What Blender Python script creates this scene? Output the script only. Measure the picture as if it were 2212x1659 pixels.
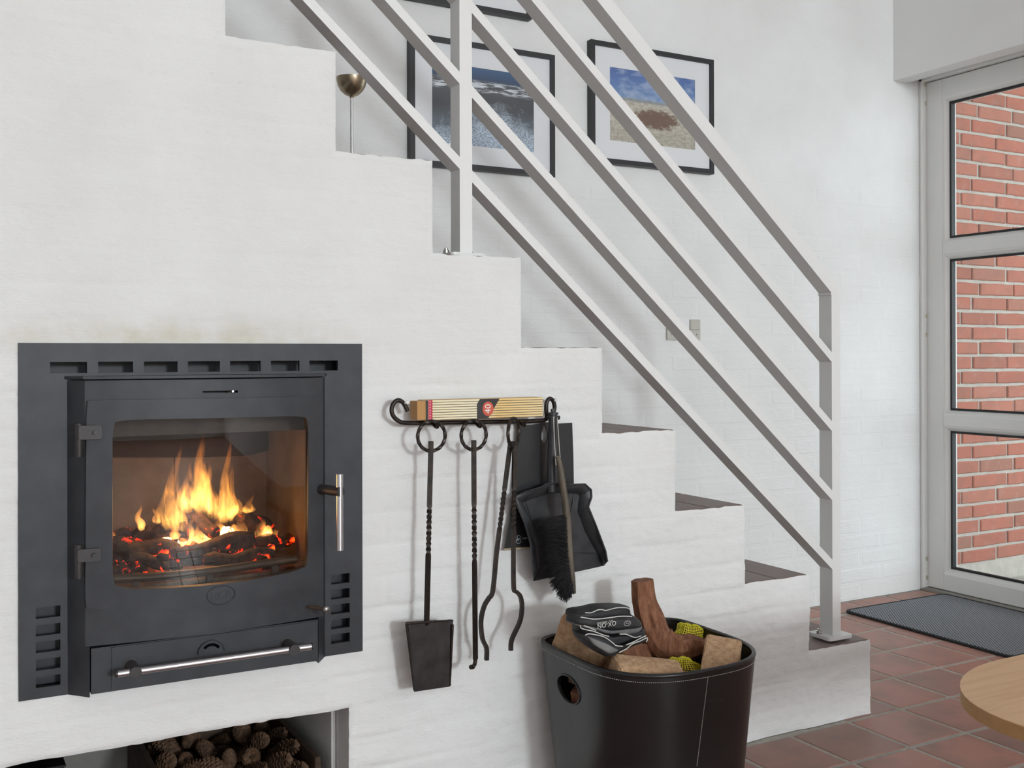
# Living-room corner: whitewashed stair wall with a built-in wood stove, hanging fire tools,
# log basket, white tube railing, framed photographs and a glazed garden door.
import bpy, bmesh, math, random
import numpy as np
from mathutils import Vector, Matrix

for o in list(bpy.data.objects):
    bpy.data.objects.remove(o)
scene = bpy.context.scene
COL = scene.collection
random.seed(7)
R = math.radians

# ------------------------------------------------------------------ camera
YAW, PITCH, ROLL = 0.5056, 0.00231, -0.00249
fwd = Vector((math.sin(YAW), math.cos(YAW), 0)); rgt = Vector((math.cos(YAW), -math.sin(YAW), 0)); up = Vector((0, 0, 1))
f2 = fwd*math.cos(PITCH) + up*math.sin(PITCH); u2 = up*math.cos(PITCH) - fwd*math.sin(PITCH)
r3 = rgt*math.cos(ROLL) + u2*math.sin(ROLL); u3 = u2*math.cos(ROLL) - rgt*math.sin(ROLL)
cd = bpy.data.cameras.new('camera'); cam = bpy.data.objects.new('camera', cd); COL.objects.link(cam)
mw = Matrix((r3, u3, -f2)).transposed().to_4x4(); mw.translation = Vector((0, -2.07, 1.0))
cam.matrix_world = mw
cd.sensor_width = 36; cd.lens = 2262.9/2212*36; cd.shift_y = -68.4/2212; cd.clip_start = .02
scene.camera = cam

# ------------------------------------------------------------------ world, lights, exposure
w = bpy.data.worlds.new('world'); scene.world = w; w.use_nodes = True
bg = w.node_tree.nodes['Background']; bg.inputs[0].default_value = (.86, .93, 1, 1); bg.inputs[1].default_value = 3.2
def area(name, loc, rot, sx, sy, power, col):
    l = bpy.data.lights.new(name, 'AREA'); l.shape = 'RECTANGLE'; l.size = sx; l.size_y = sy; l.energy = power; l.color = col
    o = bpy.data.objects.new(name, l); COL.objects.link(o); o.location = loc; o.rotation_euler = rot
    return o
# daylight through the curtained garden windows behind the camera (their strips mirror in the stove glass)
area('garden_window_daylight_offscreen', (1.75, -11.05, 2.55), (R(90), 0, 0), 1.05, 1.0, 400, (.885, .965, 1))
area('garden_window_daylight_b_offscreen', (-.75, -11.05, 1.9), (R(90), 0, 0), 1.2, 1.3, 40, (.89, .965, 1))
scene.view_settings.view_transform = 'Standard'; scene.view_settings.look = 'None'
scene.view_settings.gamma = 1; scene.view_settings.use_curve_mapping = False
scene.view_settings.exposure = 0.0

# ------------------------------------------------------------------ materials
def new_mat(name):
    m = bpy.data.materials.new(name); m.use_nodes = True
    return m, m.node_tree, m.node_tree.nodes['Principled BSDF']
def nd(t, kind, **kw):
    n = t.nodes.new(kind)
    for k, v in kw.items():
        if k == 'ins':
            for i, val in v.items(): n.inputs[i].default_value = val
        else: setattr(n, k, v)
    return n
def c4(c): return (*c, 1) if len(c) == 3 else c
def ramp(t, fac, stops):
    n = t.nodes.new('ShaderNodeValToRGB'); e = n.color_ramp.elements
    while len(e) < len(stops): e.new(.5)
    for el, (p, c) in zip(e, stops): el.position = p; el.color = c4(c)
    t.links.new(fac, n.inputs[0]); return n.outputs[0]
def noise(t, scale, detail=4, vec=None, rough=.55, dist=0):
    n = nd(t, 'ShaderNodeTexNoise', ins={'Scale': scale, 'Detail': detail, 'Roughness': rough, 'Distortion': dist})
    if vec is not None: t.links.new(vec, n.inputs['Vector'])
    return n.outputs[0]
def coord(t, kind='Object', scale=None):
    o = t.nodes.new('ShaderNodeTexCoord').outputs[kind]
    if scale:
        m = nd(t, 'ShaderNodeMapping', ins={'Scale': scale}); t.links.new(o, m.inputs[0]); o = m.outputs[0]
    return o
def math_(t, op, a, b=None, clamp=False):
    n = nd(t, 'ShaderNodeMath', operation=op, use_clamp=clamp)
    for i, v in enumerate((a, b)):
        if v is None: continue
        if isinstance(v, (int, float)): n.inputs[i].default_value = v
        else: t.links.new(v, n.inputs[i])
    return n.outputs[0]
def mixc(t, fac, a, b, mode='MIX'):
    n = nd(t, 'ShaderNodeMix', data_type='RGBA', blend_type=mode)
    for i, v in ((0, fac), (6, a), (7, b)):
        if isinstance(v, (int, float)): n.inputs[i].default_value = v
        elif isinstance(v, tuple): n.inputs[i].default_value = c4(v)
        else: t.links.new(v, n.inputs[i])
    return n.outputs[2]
def bump(t, p, h, strength=.3, dist=.002):
    n = nd(t, 'ShaderNodeBump', ins={'Strength': strength, 'Distance': dist}); t.links.new(h, n.inputs['Height'])
    t.links.new(n.outputs[0], p.inputs['Normal'])
def plain(name, col, rough=.5, metal=0, var=0, vs=20, bs=0, bst=.3, bd=.001, vec_scale=None, col2=None, coat=0, spec=None):
    m, t, p = new_mat(name)
    p.inputs['Roughness'].default_value = rough; p.inputs['Metallic'].default_value = metal; p.inputs['Coat Weight'].default_value = coat
    if spec is not None: p.inputs['Specular IOR Level'].default_value = spec
    p.inputs['Base Color'].default_value = c4(col)
    v = coord(t, 'Object', vec_scale)
    if var or col2:
        c2 = col2 or tuple(max(0, x*(1-var)) for x in col)
        t.links.new(ramp(t, noise(t, vs, 5, v), [(.35, c2), (.65, col)]), p.inputs['Base Color'])
    if bs: bump(t, p, noise(t, bs, 4, v), bst, bd)
    return m

def paint_mat():
    m, t, p = new_mat('white_masonry_paint')
    p.inputs['Roughness'].default_value = .8; p.inputs['Specular IOR Level'].default_value = .25
    pos = t.nodes.new('ShaderNodeNewGeometry').outputs['Position']
    base = ramp(t, noise(t, 3.2, 6, pos), [(.3, (.765, .765, .75)), (.7, (.84, .842, .838))])
    # soot-yellowed band on the masonry above the stove surround (irregular stain)
    sx = t.nodes.new('ShaderNodeSeparateXYZ'); t.links.new(pos, sx.inputs[0])
    x, y, z = sx.outputs
    dz = math_(t, 'MULTIPLY', math_(t, 'SUBTRACT', z, 1.035), 30)
    gz = math_(t, 'POWER', 2.718, math_(t, 'MULTIPLY', math_(t, 'MULTIPLY', dz, dz), -1.0))
    dx = math_(t, 'MULTIPLY', math_(t, 'SUBTRACT', x, .44), 3.1)
    dx4 = math_(t, 'POWER', math_(t, 'ABSOLUTE', dx), 6)
    gx = math_(t, 'POWER', 2.718, math_(t, 'MULTIPLY', dx4, -1.0))
    front = math_(t, 'LESS_THAN', y, .1)
    nz = ramp(t, noise(t, 14, 3, pos), [(.35, (.15, .15, .15)), (.7, (1, 1, 1))])
    fac = math_(t, 'MULTIPLY', math_(t, 'MULTIPLY', gz, gx), math_(t, 'MULTIPLY', front, math_(t, 'MULTIPLY', nz, .75)))
    base = mixc(t, fac, base, (.60, .55, .42))
    # fine dark specks of dirt
    sp = ramp(t, noise(t, 95, 2, pos), [(.73, (0, 0, 0)), (.78, (1, 1, 1))])
    spz = ramp(t, noise(t, 4.5, 2, pos), [(.5, (0, 0, 0)), (.7, (1, 1, 1))])
    base = mixc(t, math_(t, 'MULTIPLY', math_(t, 'MULTIPLY', sp, spz), .5), base, (.33, .31, .28))
    t.links.new(base, p.inputs['Base Color'])
    bm_ = nd(t, 'ShaderNodeMapping', ins={'Scale': (.55, .55, 1.6)}); t.links.new(pos, bm_.inputs[0])
    h = math_(t, 'ADD', noise(t, 55, 5, bm_.outputs[0], .6), math_(t, 'MULTIPLY', noise(t, 190, 3, bm_.outputs[0]), .35))
    bump(t, p, h, .55, .0035)
    return m
PAINT = paint_mat()
def smooth_paint():
    m, t, p = new_mat('white_plaster_paint')
    p.inputs['Roughness'].default_value = .8; p.inputs['Specular IOR Level'].default_value = .25
    pos = t.nodes.new('ShaderNodeNewGeometry').outputs['Position']
    t.links.new(ramp(t, noise(t, 2.5, 5, pos), [(.3, (.86, .857, .847)), (.7, (.90, .898, .89))]), p.inputs['Base Color'])
    bump(t, p, noise(t, 45, 5, pos), .35, .002)
    return m
PLASTER = smooth_paint()
WHITE_METAL = plain('white_enamel_steel', (.80, .80, .785), .38)
PVC = plain('white_upvc', (.88, .875, .85), .35, var=.03, vs=6)
IRON = plain('black_wrought_iron', (.022, .019, .018), .42, .6, col2=(.05, .036, .028), vs=60, bs=120, bst=.25)
STOVE = plain('anthracite_stove_paint', (.033, .0355, .041), .5, .15, col2=(.022, .024, .029), vs=18, bs=400, bst=.15, bd=.0004)
STOVE_BROWN = plain('heat_browned_stove_steel', (.046, .040, .040), .5, .2, col2=(.030, .026, .026), vs=12, bs=400, bst=.15, bd=.0004)
BLACK = plain('soot_black', (.006, .006, .006), .8)
STEEL = plain('brushed_steel', (.62, .62, .64), .28, 1.0)
GASKET = plain('black_rubber', (.008, .008, .009), .5)
CHROME = plain('bright_bolt_steel', (.55, .54, .52), .18, 1.0)
FRAMEB = plain('black_frame_wood', (.022, .022, .025), .45, bs=90, bst=.1)
MATBOARD = plain('white_mat_board', (.84, .85, .87), .6)

def glass_mat(name, tint, ior=1.45, rough=0.0):
    m = bpy.data.materials.new(name); m.use_nodes = True; t = m.node_tree; t.nodes.clear()
    out = t.nodes.new('ShaderNodeOutputMaterial'); mx = t.nodes.new('ShaderNodeMixShader')
    tr = nd(t, 'ShaderNodeBsdfTransparent', ins={'Color': c4(tint)}); gl = nd(t, 'ShaderNodeBsdfGlossy', ins={'Roughness': rough})
    fr = nd(t, 'ShaderNodeFresnel', ins={'IOR': ior})
    # thin pane: the rear face must not go into total reflection, so its ratio is turned round
    bf = t.nodes.new('ShaderNodeNewGeometry').outputs['Backfacing']
    t.links.new(math_(t, 'ADD', ior, math_(t, 'MULTIPLY', bf, 1/ior-ior)), fr.inputs['IOR'])
    t.links.new(fr.outputs[0], mx.inputs[0]); t.links.new(tr.outputs[0], mx.inputs[1]); t.links.new(gl.outputs[0], mx.inputs[2])
    t.links.new(mx.outputs[0], out.inputs[0]); return m
GLASS = glass_mat('clear_glazing', (.97, .985, .975))
STOVE_GLASS = glass_mat('smoked_stove_glass', (.80, .76, .72))

# ------------------------------------------------------------------ mesh helpers
ORG = {}
def link(o, parent=None):
    COL.objects.link(o)
    if parent is not None: o.parent = parent
    return o
def tag(o, label=None, cat=None, group=None, kind=None):
    if label: o['label'] = label
    if cat: o['category'] = cat
    if group: o['group'] = group
    if kind: o['kind'] = kind
    return o
def thing(name, base, label, cat, group=None):
    e = bpy.data.objects.new(name, None); e.empty_display_size = .05; link(e); e.location = base; ORG[e] = Vector(base)
    return tag(e, label, cat, group)
def finish(name, bm, mat, parent=None, smooth=False, origin=None, angle=None):
    """bm holds world coordinates; the object gets its parent's origin (or its own base)."""
    bmesh.ops.recalc_face_normals(bm, faces=bm.faces)
    if parent is not None: org = ORG[parent]
    elif origin is not None: org = Vector(origin)
    else:
        xs = [v.co for v in bm.verts]
        lo = Vector([min(c[i] for c in xs) for i in range(3)]); hi = Vector([max(c[i] for c in xs) for i in range(3)])
        org = Vector(((lo.x+hi.x)/2, (lo.y+hi.y)/2, lo.z))
    for v in bm.verts: v.co -= org
    me = bpy.data.meshes.new(name); bm.to_mesh(me); bm.free()
    for mm in (mat if isinstance(mat, (list, tuple)) else [mat]): me.materials.append(mm)
    if smooth:
        for p in me.polygons: p.use_smooth = True
        if angle:
            try: me.set_sharp_from_angle(angle=R(angle))
            except Exception: pass
    o = bpy.data.objects.new(name, me); link(o, parent); ORG[o] = org
    if parent is None: o.location = org
    return o
def add_box(bm, x0, x1, y0, y1, z0, z1, bev=0, seg=1, mtx=None):
    g = bmesh.ops.create_cube(bm, size=1)
    vs = g['verts']
    for v in vs: v.co = Vector(((x0+x1)/2+v.co.x*(x1-x0), (y0+y1)/2+v.co.y*(y1-y0), (z0+z1)/2+v.co.z*(z1-z0)))
    if bev:
        es = list({e for v in vs for e in v.link_edges})
        r = bmesh.ops.bevel(bm, geom=es, offset=bev, segments=seg, affect='EDGES', profile=.5)
        vs = list({v for f in r['faces'] for v in f.verts} | {v for v in vs if v.is_valid})
    if mtx is not None:
        for v in vs: v.co = mtx @ v.co
    return vs
def box(name, x0, x1, y0, y1, z0, z1, mat, parent=None, bev=0, seg=1, smooth=False, mtx=None):
    bm = bmesh.new(); add_box(bm, x0, x1, y0, y1, z0, z1, bev, seg, mtx); return finish(name, bm, mat, parent, smooth)
def add_sweep(bm, pts, rad, seg=8, square=False, twist=None, closed=False, cap=True, flat=1.0, ref=None, secfn=None):
    pts = [Vector(p) for p in pts]; n = len(pts)
    rads = list(rad) if hasattr(rad, '__len__') else [rad]*n
    rings = []
    T0 = None; U = None
    for i in range(n):
        if closed: T = (pts[(i+1) % n]-pts[i-1])
        else: T = pts[min(i+1, n-1)]-pts[max(i-1, 0)]
        T.normalize()
        if U is None:
            rf = Vector(ref) if ref else (Vector((0, 0, 1)) if abs(T.z) < .9 else Vector((0, 1, 0)))
            U = (rf-T*rf.dot(T)).normalized()
        else:
            U = (U-T*U.dot(T)).normalized()
        V = T.cross(U)
        a0 = twist(i/(n-1)) if twist else 0
        k = 4 if square else seg
        ring = []
        for j in range(k):
            a = a0+2*math.pi*(j+(.5 if square else 0))/k
            r = rads[i]*(1.414 if square else 1)
            if secfn: r *= secfn(i/(n-1), j/k)
            ring.append(bm.verts.new(pts[i]+U*math.cos(a)*r+V*math.sin(a)*r*flat))
        rings.append(ring)
    m = n if closed else n-1
    for i in range(m):
        A, B = rings[i], rings[(i+1) % n]; k = len(A)
        for j in range(k): bm.faces.new((A[j], A[(j+1) % k], B[(j+1) % k], B[j]))
    if cap and not closed:
        bm.faces.new(rings[0][::-1]); bm.faces.new(rings[-1])
    return rings
def sweep(name, pts, rad, mat, parent=None, smooth=True, **kw):
    bm = bmesh.new(); add_sweep(bm, pts, rad, **kw); return finish(name, bm, mat, parent, smooth, angle=50)
def add_lathe(bm, prof, c, seg=24):
    rings = []
    for r, z in prof:
        if r < 1e-5: rings.append([bm.verts.new((c[0], c[1], c[2]+z))])
        else: rings.append([bm.verts.new((c[0]+r*math.cos(2*math.pi*j/seg), c[1]+r*math.sin(2*math.pi*j/seg), c[2]+z)) for j in range(seg)])
    for A, B in zip(rings, rings[1:]):
        for j in range(seg):
            a, b = A[j % len(A)], A[(j+1) % len(A)]; c_, d = B[(j+1) % len(B)], B[j % len(B)]
            vs = []
            for v in (a, b, c_, d):
                if v not in vs: vs.append(v)
            if len(vs) > 2: bm.faces.new(vs)
def lathe(name, prof, c, mat, parent=None, seg=24):
    bm = bmesh.new(); add_lathe(bm, prof, c, seg); return finish(name, bm, mat, parent, True, angle=40)
def add_cyl(bm, a, b, r, seg=14, r2=None):
    add_sweep(bm, [a, b], [r, r2 if r2 is not None else r], seg=seg)
def cyl(name, a, b, r, mat, parent=None, seg=14, r2=None):
    bm = bmesh.new(); add_cyl(bm, a, b, r, seg, r2); return finish(name, bm, mat, parent, True, angle=50)
def add_plate(bm, outer, holes, y0, y1, axis='y', yfn=None):
    """outline (a,b) in a plane, filled with holes, thickened from y0 to y1 along the axis."""
    def P(a, b, d):
        return {'y': (a, d, b), 'z': (a, b, d), 'x': (d, a, b)}[axis]
    loops = [outer]+list(holes)
    fl = []
    edges = []
    for L in loops:
        vs = [bm.verts.new(P(a, b, y0)) for a, b in L]; fl.append(vs)
        edges += [bm.edges.new((vs[i], vs[(i+1) % len(vs)])) for i in range(len(vs))]
    g = bmesh.ops.triangle_fill(bm, edges=edges, use_beauty=True, use_dissolve=False)
    faces = [f for f in g['geom'] if isinstance(f, bmesh.types.BMFace)]
    k = 'xyz'.index(axis)
    mp = {}
    for vs in fl:
        for v in vs:
            c = v.co.copy(); c[k] = y1; mp[v] = bm.verts.new(c)
    for f in faces: bm.faces.new([mp[v] for v in f.verts][::-1])
    for vs in fl:
        n = len(vs)
        for i in range(n): bm.faces.new((vs[i], vs[(i+1) % n], mp[vs[(i+1) % n]], mp[vs[i]]))
    if yfn:
        for v in list(mp.keys())+list(mp.values()): v.co.y += yfn(v.co.x)
def plate(name, outer, holes, y0, y1, mat, parent=None, axis='y', smooth=False, yfn=None):
    bm = bmesh.new(); add_plate(bm, outer, holes, y0, y1, axis, yfn); return finish(name, bm, mat, parent, smooth)
def rect(x0, x1, z0, z1): return [(x0, z0), (x1, z0), (x1, z1), (x0, z1)]
def rrect(x0, x1, z0, z1, r, n=5):
    out = []
    for cx, cz, a in ((x1-r, z1-r, 0), (x0+r, z1-r, 90), (x0+r, z0+r, 180), (x1-r, z0+r, 270)):
        out += [(cx+r*math.cos(R(a+90*i/n)), cz+r*math.sin(R(a+90*i/n))) for i in range(n+1)]
    return out
def catmull(pts, per=6):
    P_ = [Vector(p) for p in pts]; P_ = [P_[0]*2-P_[1]]+P_+[P_[-1]*2-P_[-2]]; out = []
    for i in range(1, len(P_)-2):
        for k in range(per):
            t = k/per; a, b, c, d = P_[i-1:i+3]
            out.append(.5*((2*b)+(c-a)*t+(2*a-5*b+4*c-d)*t*t+(3*b-a-3*c+d)*t**3))
    out.append(P_[-2]); return out
def lerp_list(v, n):
    xs = np.linspace(0, len(v)-1, n); return list(np.interp(xs, range(len(v)), v))
def dup(o, parent, loc, rot=None, scale=None, name=None):
    c = o.copy(); COL.objects.link(c); c.parent = parent; c.location = loc
    if rot is not None: c.rotation_euler = rot
    if scale is not None: c.scale = scale
    if name: c.name = name
    return c
def dup_tree(o, loc, rot=None):
    c = o.copy(); COL.objects.link(c); c.location = loc
    if rot is not None: c.rotation_euler = rot
    for ch in o.children:
        d = ch.copy(); COL.objects.link(d); d.parent = c
    return c
def text_mesh(s, size, extrude=.0003):
    cu = bpy.data.curves.new('lettering', 'FONT'); cu.body = s; cu.size = size; cu.extrude = extrude; cu.align_x = 'CENTER'; cu.align_y = 'CENTER'; cu.resolution_u = 3
    o = bpy.data.objects.new('lettering', cu); COL.objects.link(o)
    dg = bpy.context.evaluated_depsgraph_get(); me = bpy.data.meshes.new_from_object(o.evaluated_get(dg))
    bpy.data.objects.remove(o); bpy.data.curves.remove(cu); return me
def text_obj(name, s, size, mtx, mat, parent):
    me = text_mesh(s, size, .0007 if mat.name.startswith('anthracite') else .0003); me.name = name; me.materials.clear(); me.materials.append(mat)
    me.transform(mtx); me.transform(Matrix.Translation(-ORG[parent]))
    o = bpy.data.objects.new(name, me); link(o, parent); ORG[o] = ORG[parent]; return o

def vnoise(x, z, s, seed):
    """smooth 2-D value noise in 0..1"""
    X_, Z_ = np.asarray(x)/s, np.asarray(z)/s
    xi, zi = np.floor(X_).astype(np.int64), np.floor(Z_).astype(np.int64)
    fx, fz = X_-xi, Z_-zi; fx = fx*fx*(3-2*fx); fz = fz*fz*(3-2*fz)
    def h(a, b):
        n = (a*374761393+b*668265263+seed*982451653) & 0xffffffff
        n = ((n ^ (n >> 13))*1274126177) & 0xffffffff
        return ((n ^ (n >> 16)) & 0xffff)/65535.
    return (h(xi, zi)*(1-fx)+h(xi+1, zi)*fx)*(1-fz)+(h(xi, zi+1)*(1-fx)+h(xi+1, zi+1)*fx)*fz

# ================================================================== SETTING
XE = [2.286, 2.055, 1.832, 1.608, 1.391, 1.1705, .950, .731, .505, .285, .065, -.155, -.375]
ZT = [.2035, .408, .611, .8125, 1.0155, 1.22, 1.422, 1.628, 1.832, 2.036, 2.24, 2.444, 2.648]
YB = .985            # back wall
XR = 3.516           # inner face of the right wall
XD = 3.70            # inner face of the garden door
CEIL = 3.35; XL = -1.7; YF = -11.2

def build_stair_wall():
    """stepped, thickly painted brick stair wall with stove opening and fire-wood niche"""
    def spans(br):
        out = []
        for a, b, d in br:
            k = max(1, int(round((b-a)/d))); out += list(np.linspace(a, b, k, endpoint=False))
        return np.array(out+[br[-1][1]])
    xb = [-1.7, -.9, -.375, -.155, -.1, .065, .15, .285, .505, .731, .757, .774, .950, 1.1705, 1.391, 1.608, 1.832, 2.055, 2.286]
    zb = [0, .2035, .268, .395, .408, .611, .8125, 1.01, 1.0155, 1.22, 1.422, 1.628, 1.832, 2.036, 2.24, 2.444, 2.648]
    xs = spans([(a, b, .03 if b <= -.1 else .0048) for a, b in zip(xb, xb[1:])])
    zs = spans([(a, b, .0048 if b <= 1.84 else .03) for a, b in zip(zb, zb[1:])])
    nx, nz = len(xs), len(zs)
    cx, cz = (xs[1:]+xs[:-1])/2, (zs[1:]+zs[:-1])/2
    top = np.array([next((ZT[i] for i in range(len(XE)-1) if XE[i+1] < x <= XE[i]), ZT[-1]) for x in cx])
    ok = cz[None, :] < top[:, None]
    ok &= ~((cx[:, None] > -.1) & (cx[:, None] < .757) & (cz[None, :] < .268))
    ok &= ~((cx[:, None] > .15) & (cx[:, None] < .774) & (cz[None, :] > .395) & (cz[None, :] < 1.01))
    Xg, Zg = np.meshgrid(xs, zs, indexing='ij')
    row = np.floor(Zg/.0667+.001*0); pz = Zg/.0667-row
    jz = np.minimum(pz, 1-pz)*.0667
    amp = vnoise(Xg, Zg, .22, 3)**1.4*1.25+.08
    wob = (vnoise(Xg, Zg, .05, 5)-.5)*.004
    hj = np.exp(-((jz+wob)/.0055)**2)
    px = (Xg+(row % 2)*.12)/.24; jx = np.minimum(px-np.floor(px), 1-(px-np.floor(px)))*.24
    vj = np.exp(-(jx/.006)**2)*.40*vnoise(Xg, Zg, .13, 9)**2*1.6
    h = -.0013*amp*np.maximum(hj, vj)
    h += .0030*(vnoise(Xg, Zg, .16, 11)-.5)+.0020*(vnoise(Xg*.35, Zg, .026, 12)-.5)+.0012*(vnoise(Xg*.6, Zg, .0125, 13)-.5)
    h += .0006*vnoise(row*7.3+np.floor(px)*3.1, row*1.7, 1, 21)*(1-np.maximum(hj, vj))      # bricks not quite flush
    h *= 1+1.1*np.clip((1.15-Zg)/1.0, 0, 1)*np.clip((Xg-.2)/1.2+.45, 0, 1)      # rougher, less skimmed low down
    Y = -h
    # ragged, rounded step edges
    jit = (vnoise(Xg, Zg, .018, 31)-.5)*.0032+(vnoise(Xg, Zg, .045, 32)-.5)*.0022
    Xo, Zo = Xg.copy(), Zg.copy()
    pad = np.zeros((nx+1, nz+1), bool); pad[1:nx, 1:nz] = ok
    full = pad[:-1, :-1] & pad[1:, :-1] & pad[:-1, 1:] & pad[1:, 1:]
    anyc = pad[:-1, :-1] | pad[1:, :-1] | pad[:-1, 1:] | pad[1:, 1:]
    bd = anyc & ~full & (Zg > .001)
    Zo[bd] += jit[bd]; Y[bd] += .003
    inner = np.zeros_like(bd)
    for a, b in ((1, 0), (-1, 0), (0, 1), (0, -1)): inner |= np.roll(np.roll(bd, a, 0), b, 1)
    Y[inner & full] += .0012
    idx = -np.ones((nx, nz), int); idx[anyc] = np.arange(anyc.sum())
    V = np.stack([Xo[anyc], Y[anyc], Zo[anyc]], 1)
    I, J = np.nonzero(ok)
    Fc = np.stack([idx[I, J], idx[I+1, J], idx[I+1, J+1], idx[I, J+1]], 1)
    me = bpy.data.meshes.new('wall_stairs'); me.from_pydata(V.tolist(), [], Fc.tolist()); me.materials.append(PAINT)
    for p in me.polygons: p.use_smooth = True
    o = bpy.data.objects.new('wall_stairs', me); link(o); ORG[o] = Vector((0, 0, 0))
    tag(o, 'white-painted brick stair wall stepping down to the tiled floor', 'wall', kind='structure')
    return o
SW = build_stair_wall()

# masonry core of the stairs (risers, top edges, linings of stove cavity and niche)
bm = bmesh.new()
for i in range(len(XE)-1):
    x1, x0, t = XE[i], XE[i+1], ZT[i]-.016
    if x1 <= .951:
        add_box(bm, x0, x1, .004, YB, 1.06, t)
        add_box(bm, x0, x1, .47, YB, 0, 1.06)
    else: add_box(bm, x0, x1, .004, YB, 0, t)
add_box(bm, .790, .950, .004, .47, 0, 1.06)
add_box(bm, -.375, .790, .004, .47, .27, .375)
add_box(bm, .759, .790, .012, .47, 0, .27)
add_box(bm, -.375, .128, .012, .47, .375, 1.06)
add_box(bm, XL, -.375, .004, YB, 0, ZT[-1])
add_box(bm, -.375, -.10, .012, .47, 0, .27)
finish('stair_core', bm, PAINT, SW)

TREAD = None
def tile_mat(name, cols, rough=.42, sc=7):
    m, t, p = new_mat(name)
    oi = t.nodes.new('ShaderNodeObjectInfo').outputs['Random']
    base = ramp(t, oi, [(i/(len(cols)-1), c) for i, c in enumerate(cols)])
    v = coord(t, 'Object')
    add = nd(t, 'ShaderNodeVectorMath', operation='ADD'); t.links.new(v, add.inputs[0])
    cmb = nd(t, 'ShaderNodeCombineXYZ'); t.links.new(math_(t, 'MULTIPLY', oi, 37.), cmb.inputs[0]); t.links.new(cmb.outputs[0], add.inputs[1])
    base = mixc(t, math_(t, 'MULTIPLY', ramp(t, noise(t, sc, 4, add.outputs[0]), [(.42, (0, 0, 0)), (.66, (1, 1, 1))]), .6), base, (.165, .105, .088))
    base = mixc(t, math_(t, 'MULTIPLY', noise(t, 160, 3, add.outputs[0]), .16), base, (.40, .27, .23))
    t.links.new(base, p.inputs['Base Color']); p.inputs['Roughness'].default_value = rough
    bump(t, p, noise(t, 60, 4, add.outputs[0]), .12, .001)
    return m
TILE = tile_mat('terracotta_floor_tile', [(.355, .150, .108), (.42, .180, .130), (.305, .157, .125), (.44, .186, .134), (.345, .172, .138)])
TREADT = tile_mat('brown_stair_tile', [(.185, .140, .128), (.205, .155, .142), (.175, .135, .126)], .5)
GROUT = plain('grey_grout', (.46, .43, .375), .9, var=.2, vs=60, bs=200, bst=.4)

def tile_mesh(name, sx, sy, h, ch, mat):
    bm = bmesh.new()
    a = [bm.verts.new((x*sx/2, y*sy/2, 0)) for x, y in ((-1, -1), (1, -1), (1, 1), (-1, 1))]
    b = [bm.verts.new((x*sx/2, y*sy/2, h-ch)) for x, y in ((-1, -1), (1, -1), (1, 1), (-1, 1))]
    c = [bm.verts.new((x*(sx/2-ch), y*(sy/2-ch), h)) for x, y in ((-1, -1), (1, -1), (1, 1), (-1, 1))]
    for A, B in ((a, b), (b, c)):
        for j in range(4): bm.faces.new((A[j], A[(j+1) % 4], B[(j+1) % 4], B[j]))
    bm.faces.new(c)
    me = bpy.data.meshes.new(name); bm.to_mesh(me); bm.free(); me.materials.append(mat); return me

# stair treads: two brown tiles deep, five across
for i in range(12):
    x1, x0, t = XE[i], XE[i+1], ZT[i]
    d = (x1-x0)/2
    for k in range(2):
        L = d if k == 0 else d
        for j in range(4):
            y0 = .006+j*.245
            me = TREAD
            if me is None: me = TREAD = tile_mesh('tread_tile', .1075, .241, .018, .003, TREADT)
            o = bpy.data.objects.new('tread_tile', me); link(o, SW); o.location = (x0+d*(k+.5), y0+.1225, t-.018+.001)
            o.scale = (1.012 if i != 0 else 1.05, 1, 1)

# floor: grout bed, tiles in view one by one, the rest of the room as one laid surface
floor = box('floor', XL, XR+.2, YF, YB+.02, -.08, -.0018, GROUT); tag(floor, kind='structure')
TM = [tile_mesh('floor_tile', .1965, .1965, .009, .002, TILE) for _ in range(1)]
rest = bmesh.new()
kx0, kx1 = math.floor((XL-2.386)/.21), math.ceil((XR+.2-2.386)/.21)
for kx in range(kx0, kx1):
    for ky in range(math.floor((YF+.016)/.21), 5):
        xc, yc = 2.386+.21*(kx+.5), -.016+.2115*(ky+.5)
        if xc+.1 < XL+.12 or xc > XR+.12 or yc < YF+.1: continue
        sx = .1985
        if yc > 0 and xc < 2.25: continue                       # under the stairs
        if yc+.1 > YB:
            continue
        if xc > 1.0 and yc > -1.05:
            o = bpy.data.objects.new('floor_tile', TM[0]); link(o, floor)
            o.location = Vector((xc+random.uniform(-.001, .001), yc+random.uniform(-.001, .001), -.0088+random.uniform(-.0006, .0006)))-ORG[floor]
            o.rotation_euler.z = random.choice((0, 1, 2, 3))*math.pi/2+random.uniform(-.003, .003)
        else: add_box(rest, xc-.099, xc+.099, yc-.099, yc+.099, -.008, 0)
# cut row along the back wall, where the last course meets the masonry
for kx in range(0, 7):
    xc = 2.386+.21*(kx+.5)
    o = bpy.data.objects.new('floor_tile', TM[0]); link(o, floor)
    o.location = Vector((xc, (-.016+.2115*4+YB)/2+.004, -.0088))-ORG[floor]; o.scale = (1, .62, 1)
tag(finish('outer_tiles', rest, TILE, floor), kind='stuff')

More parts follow.
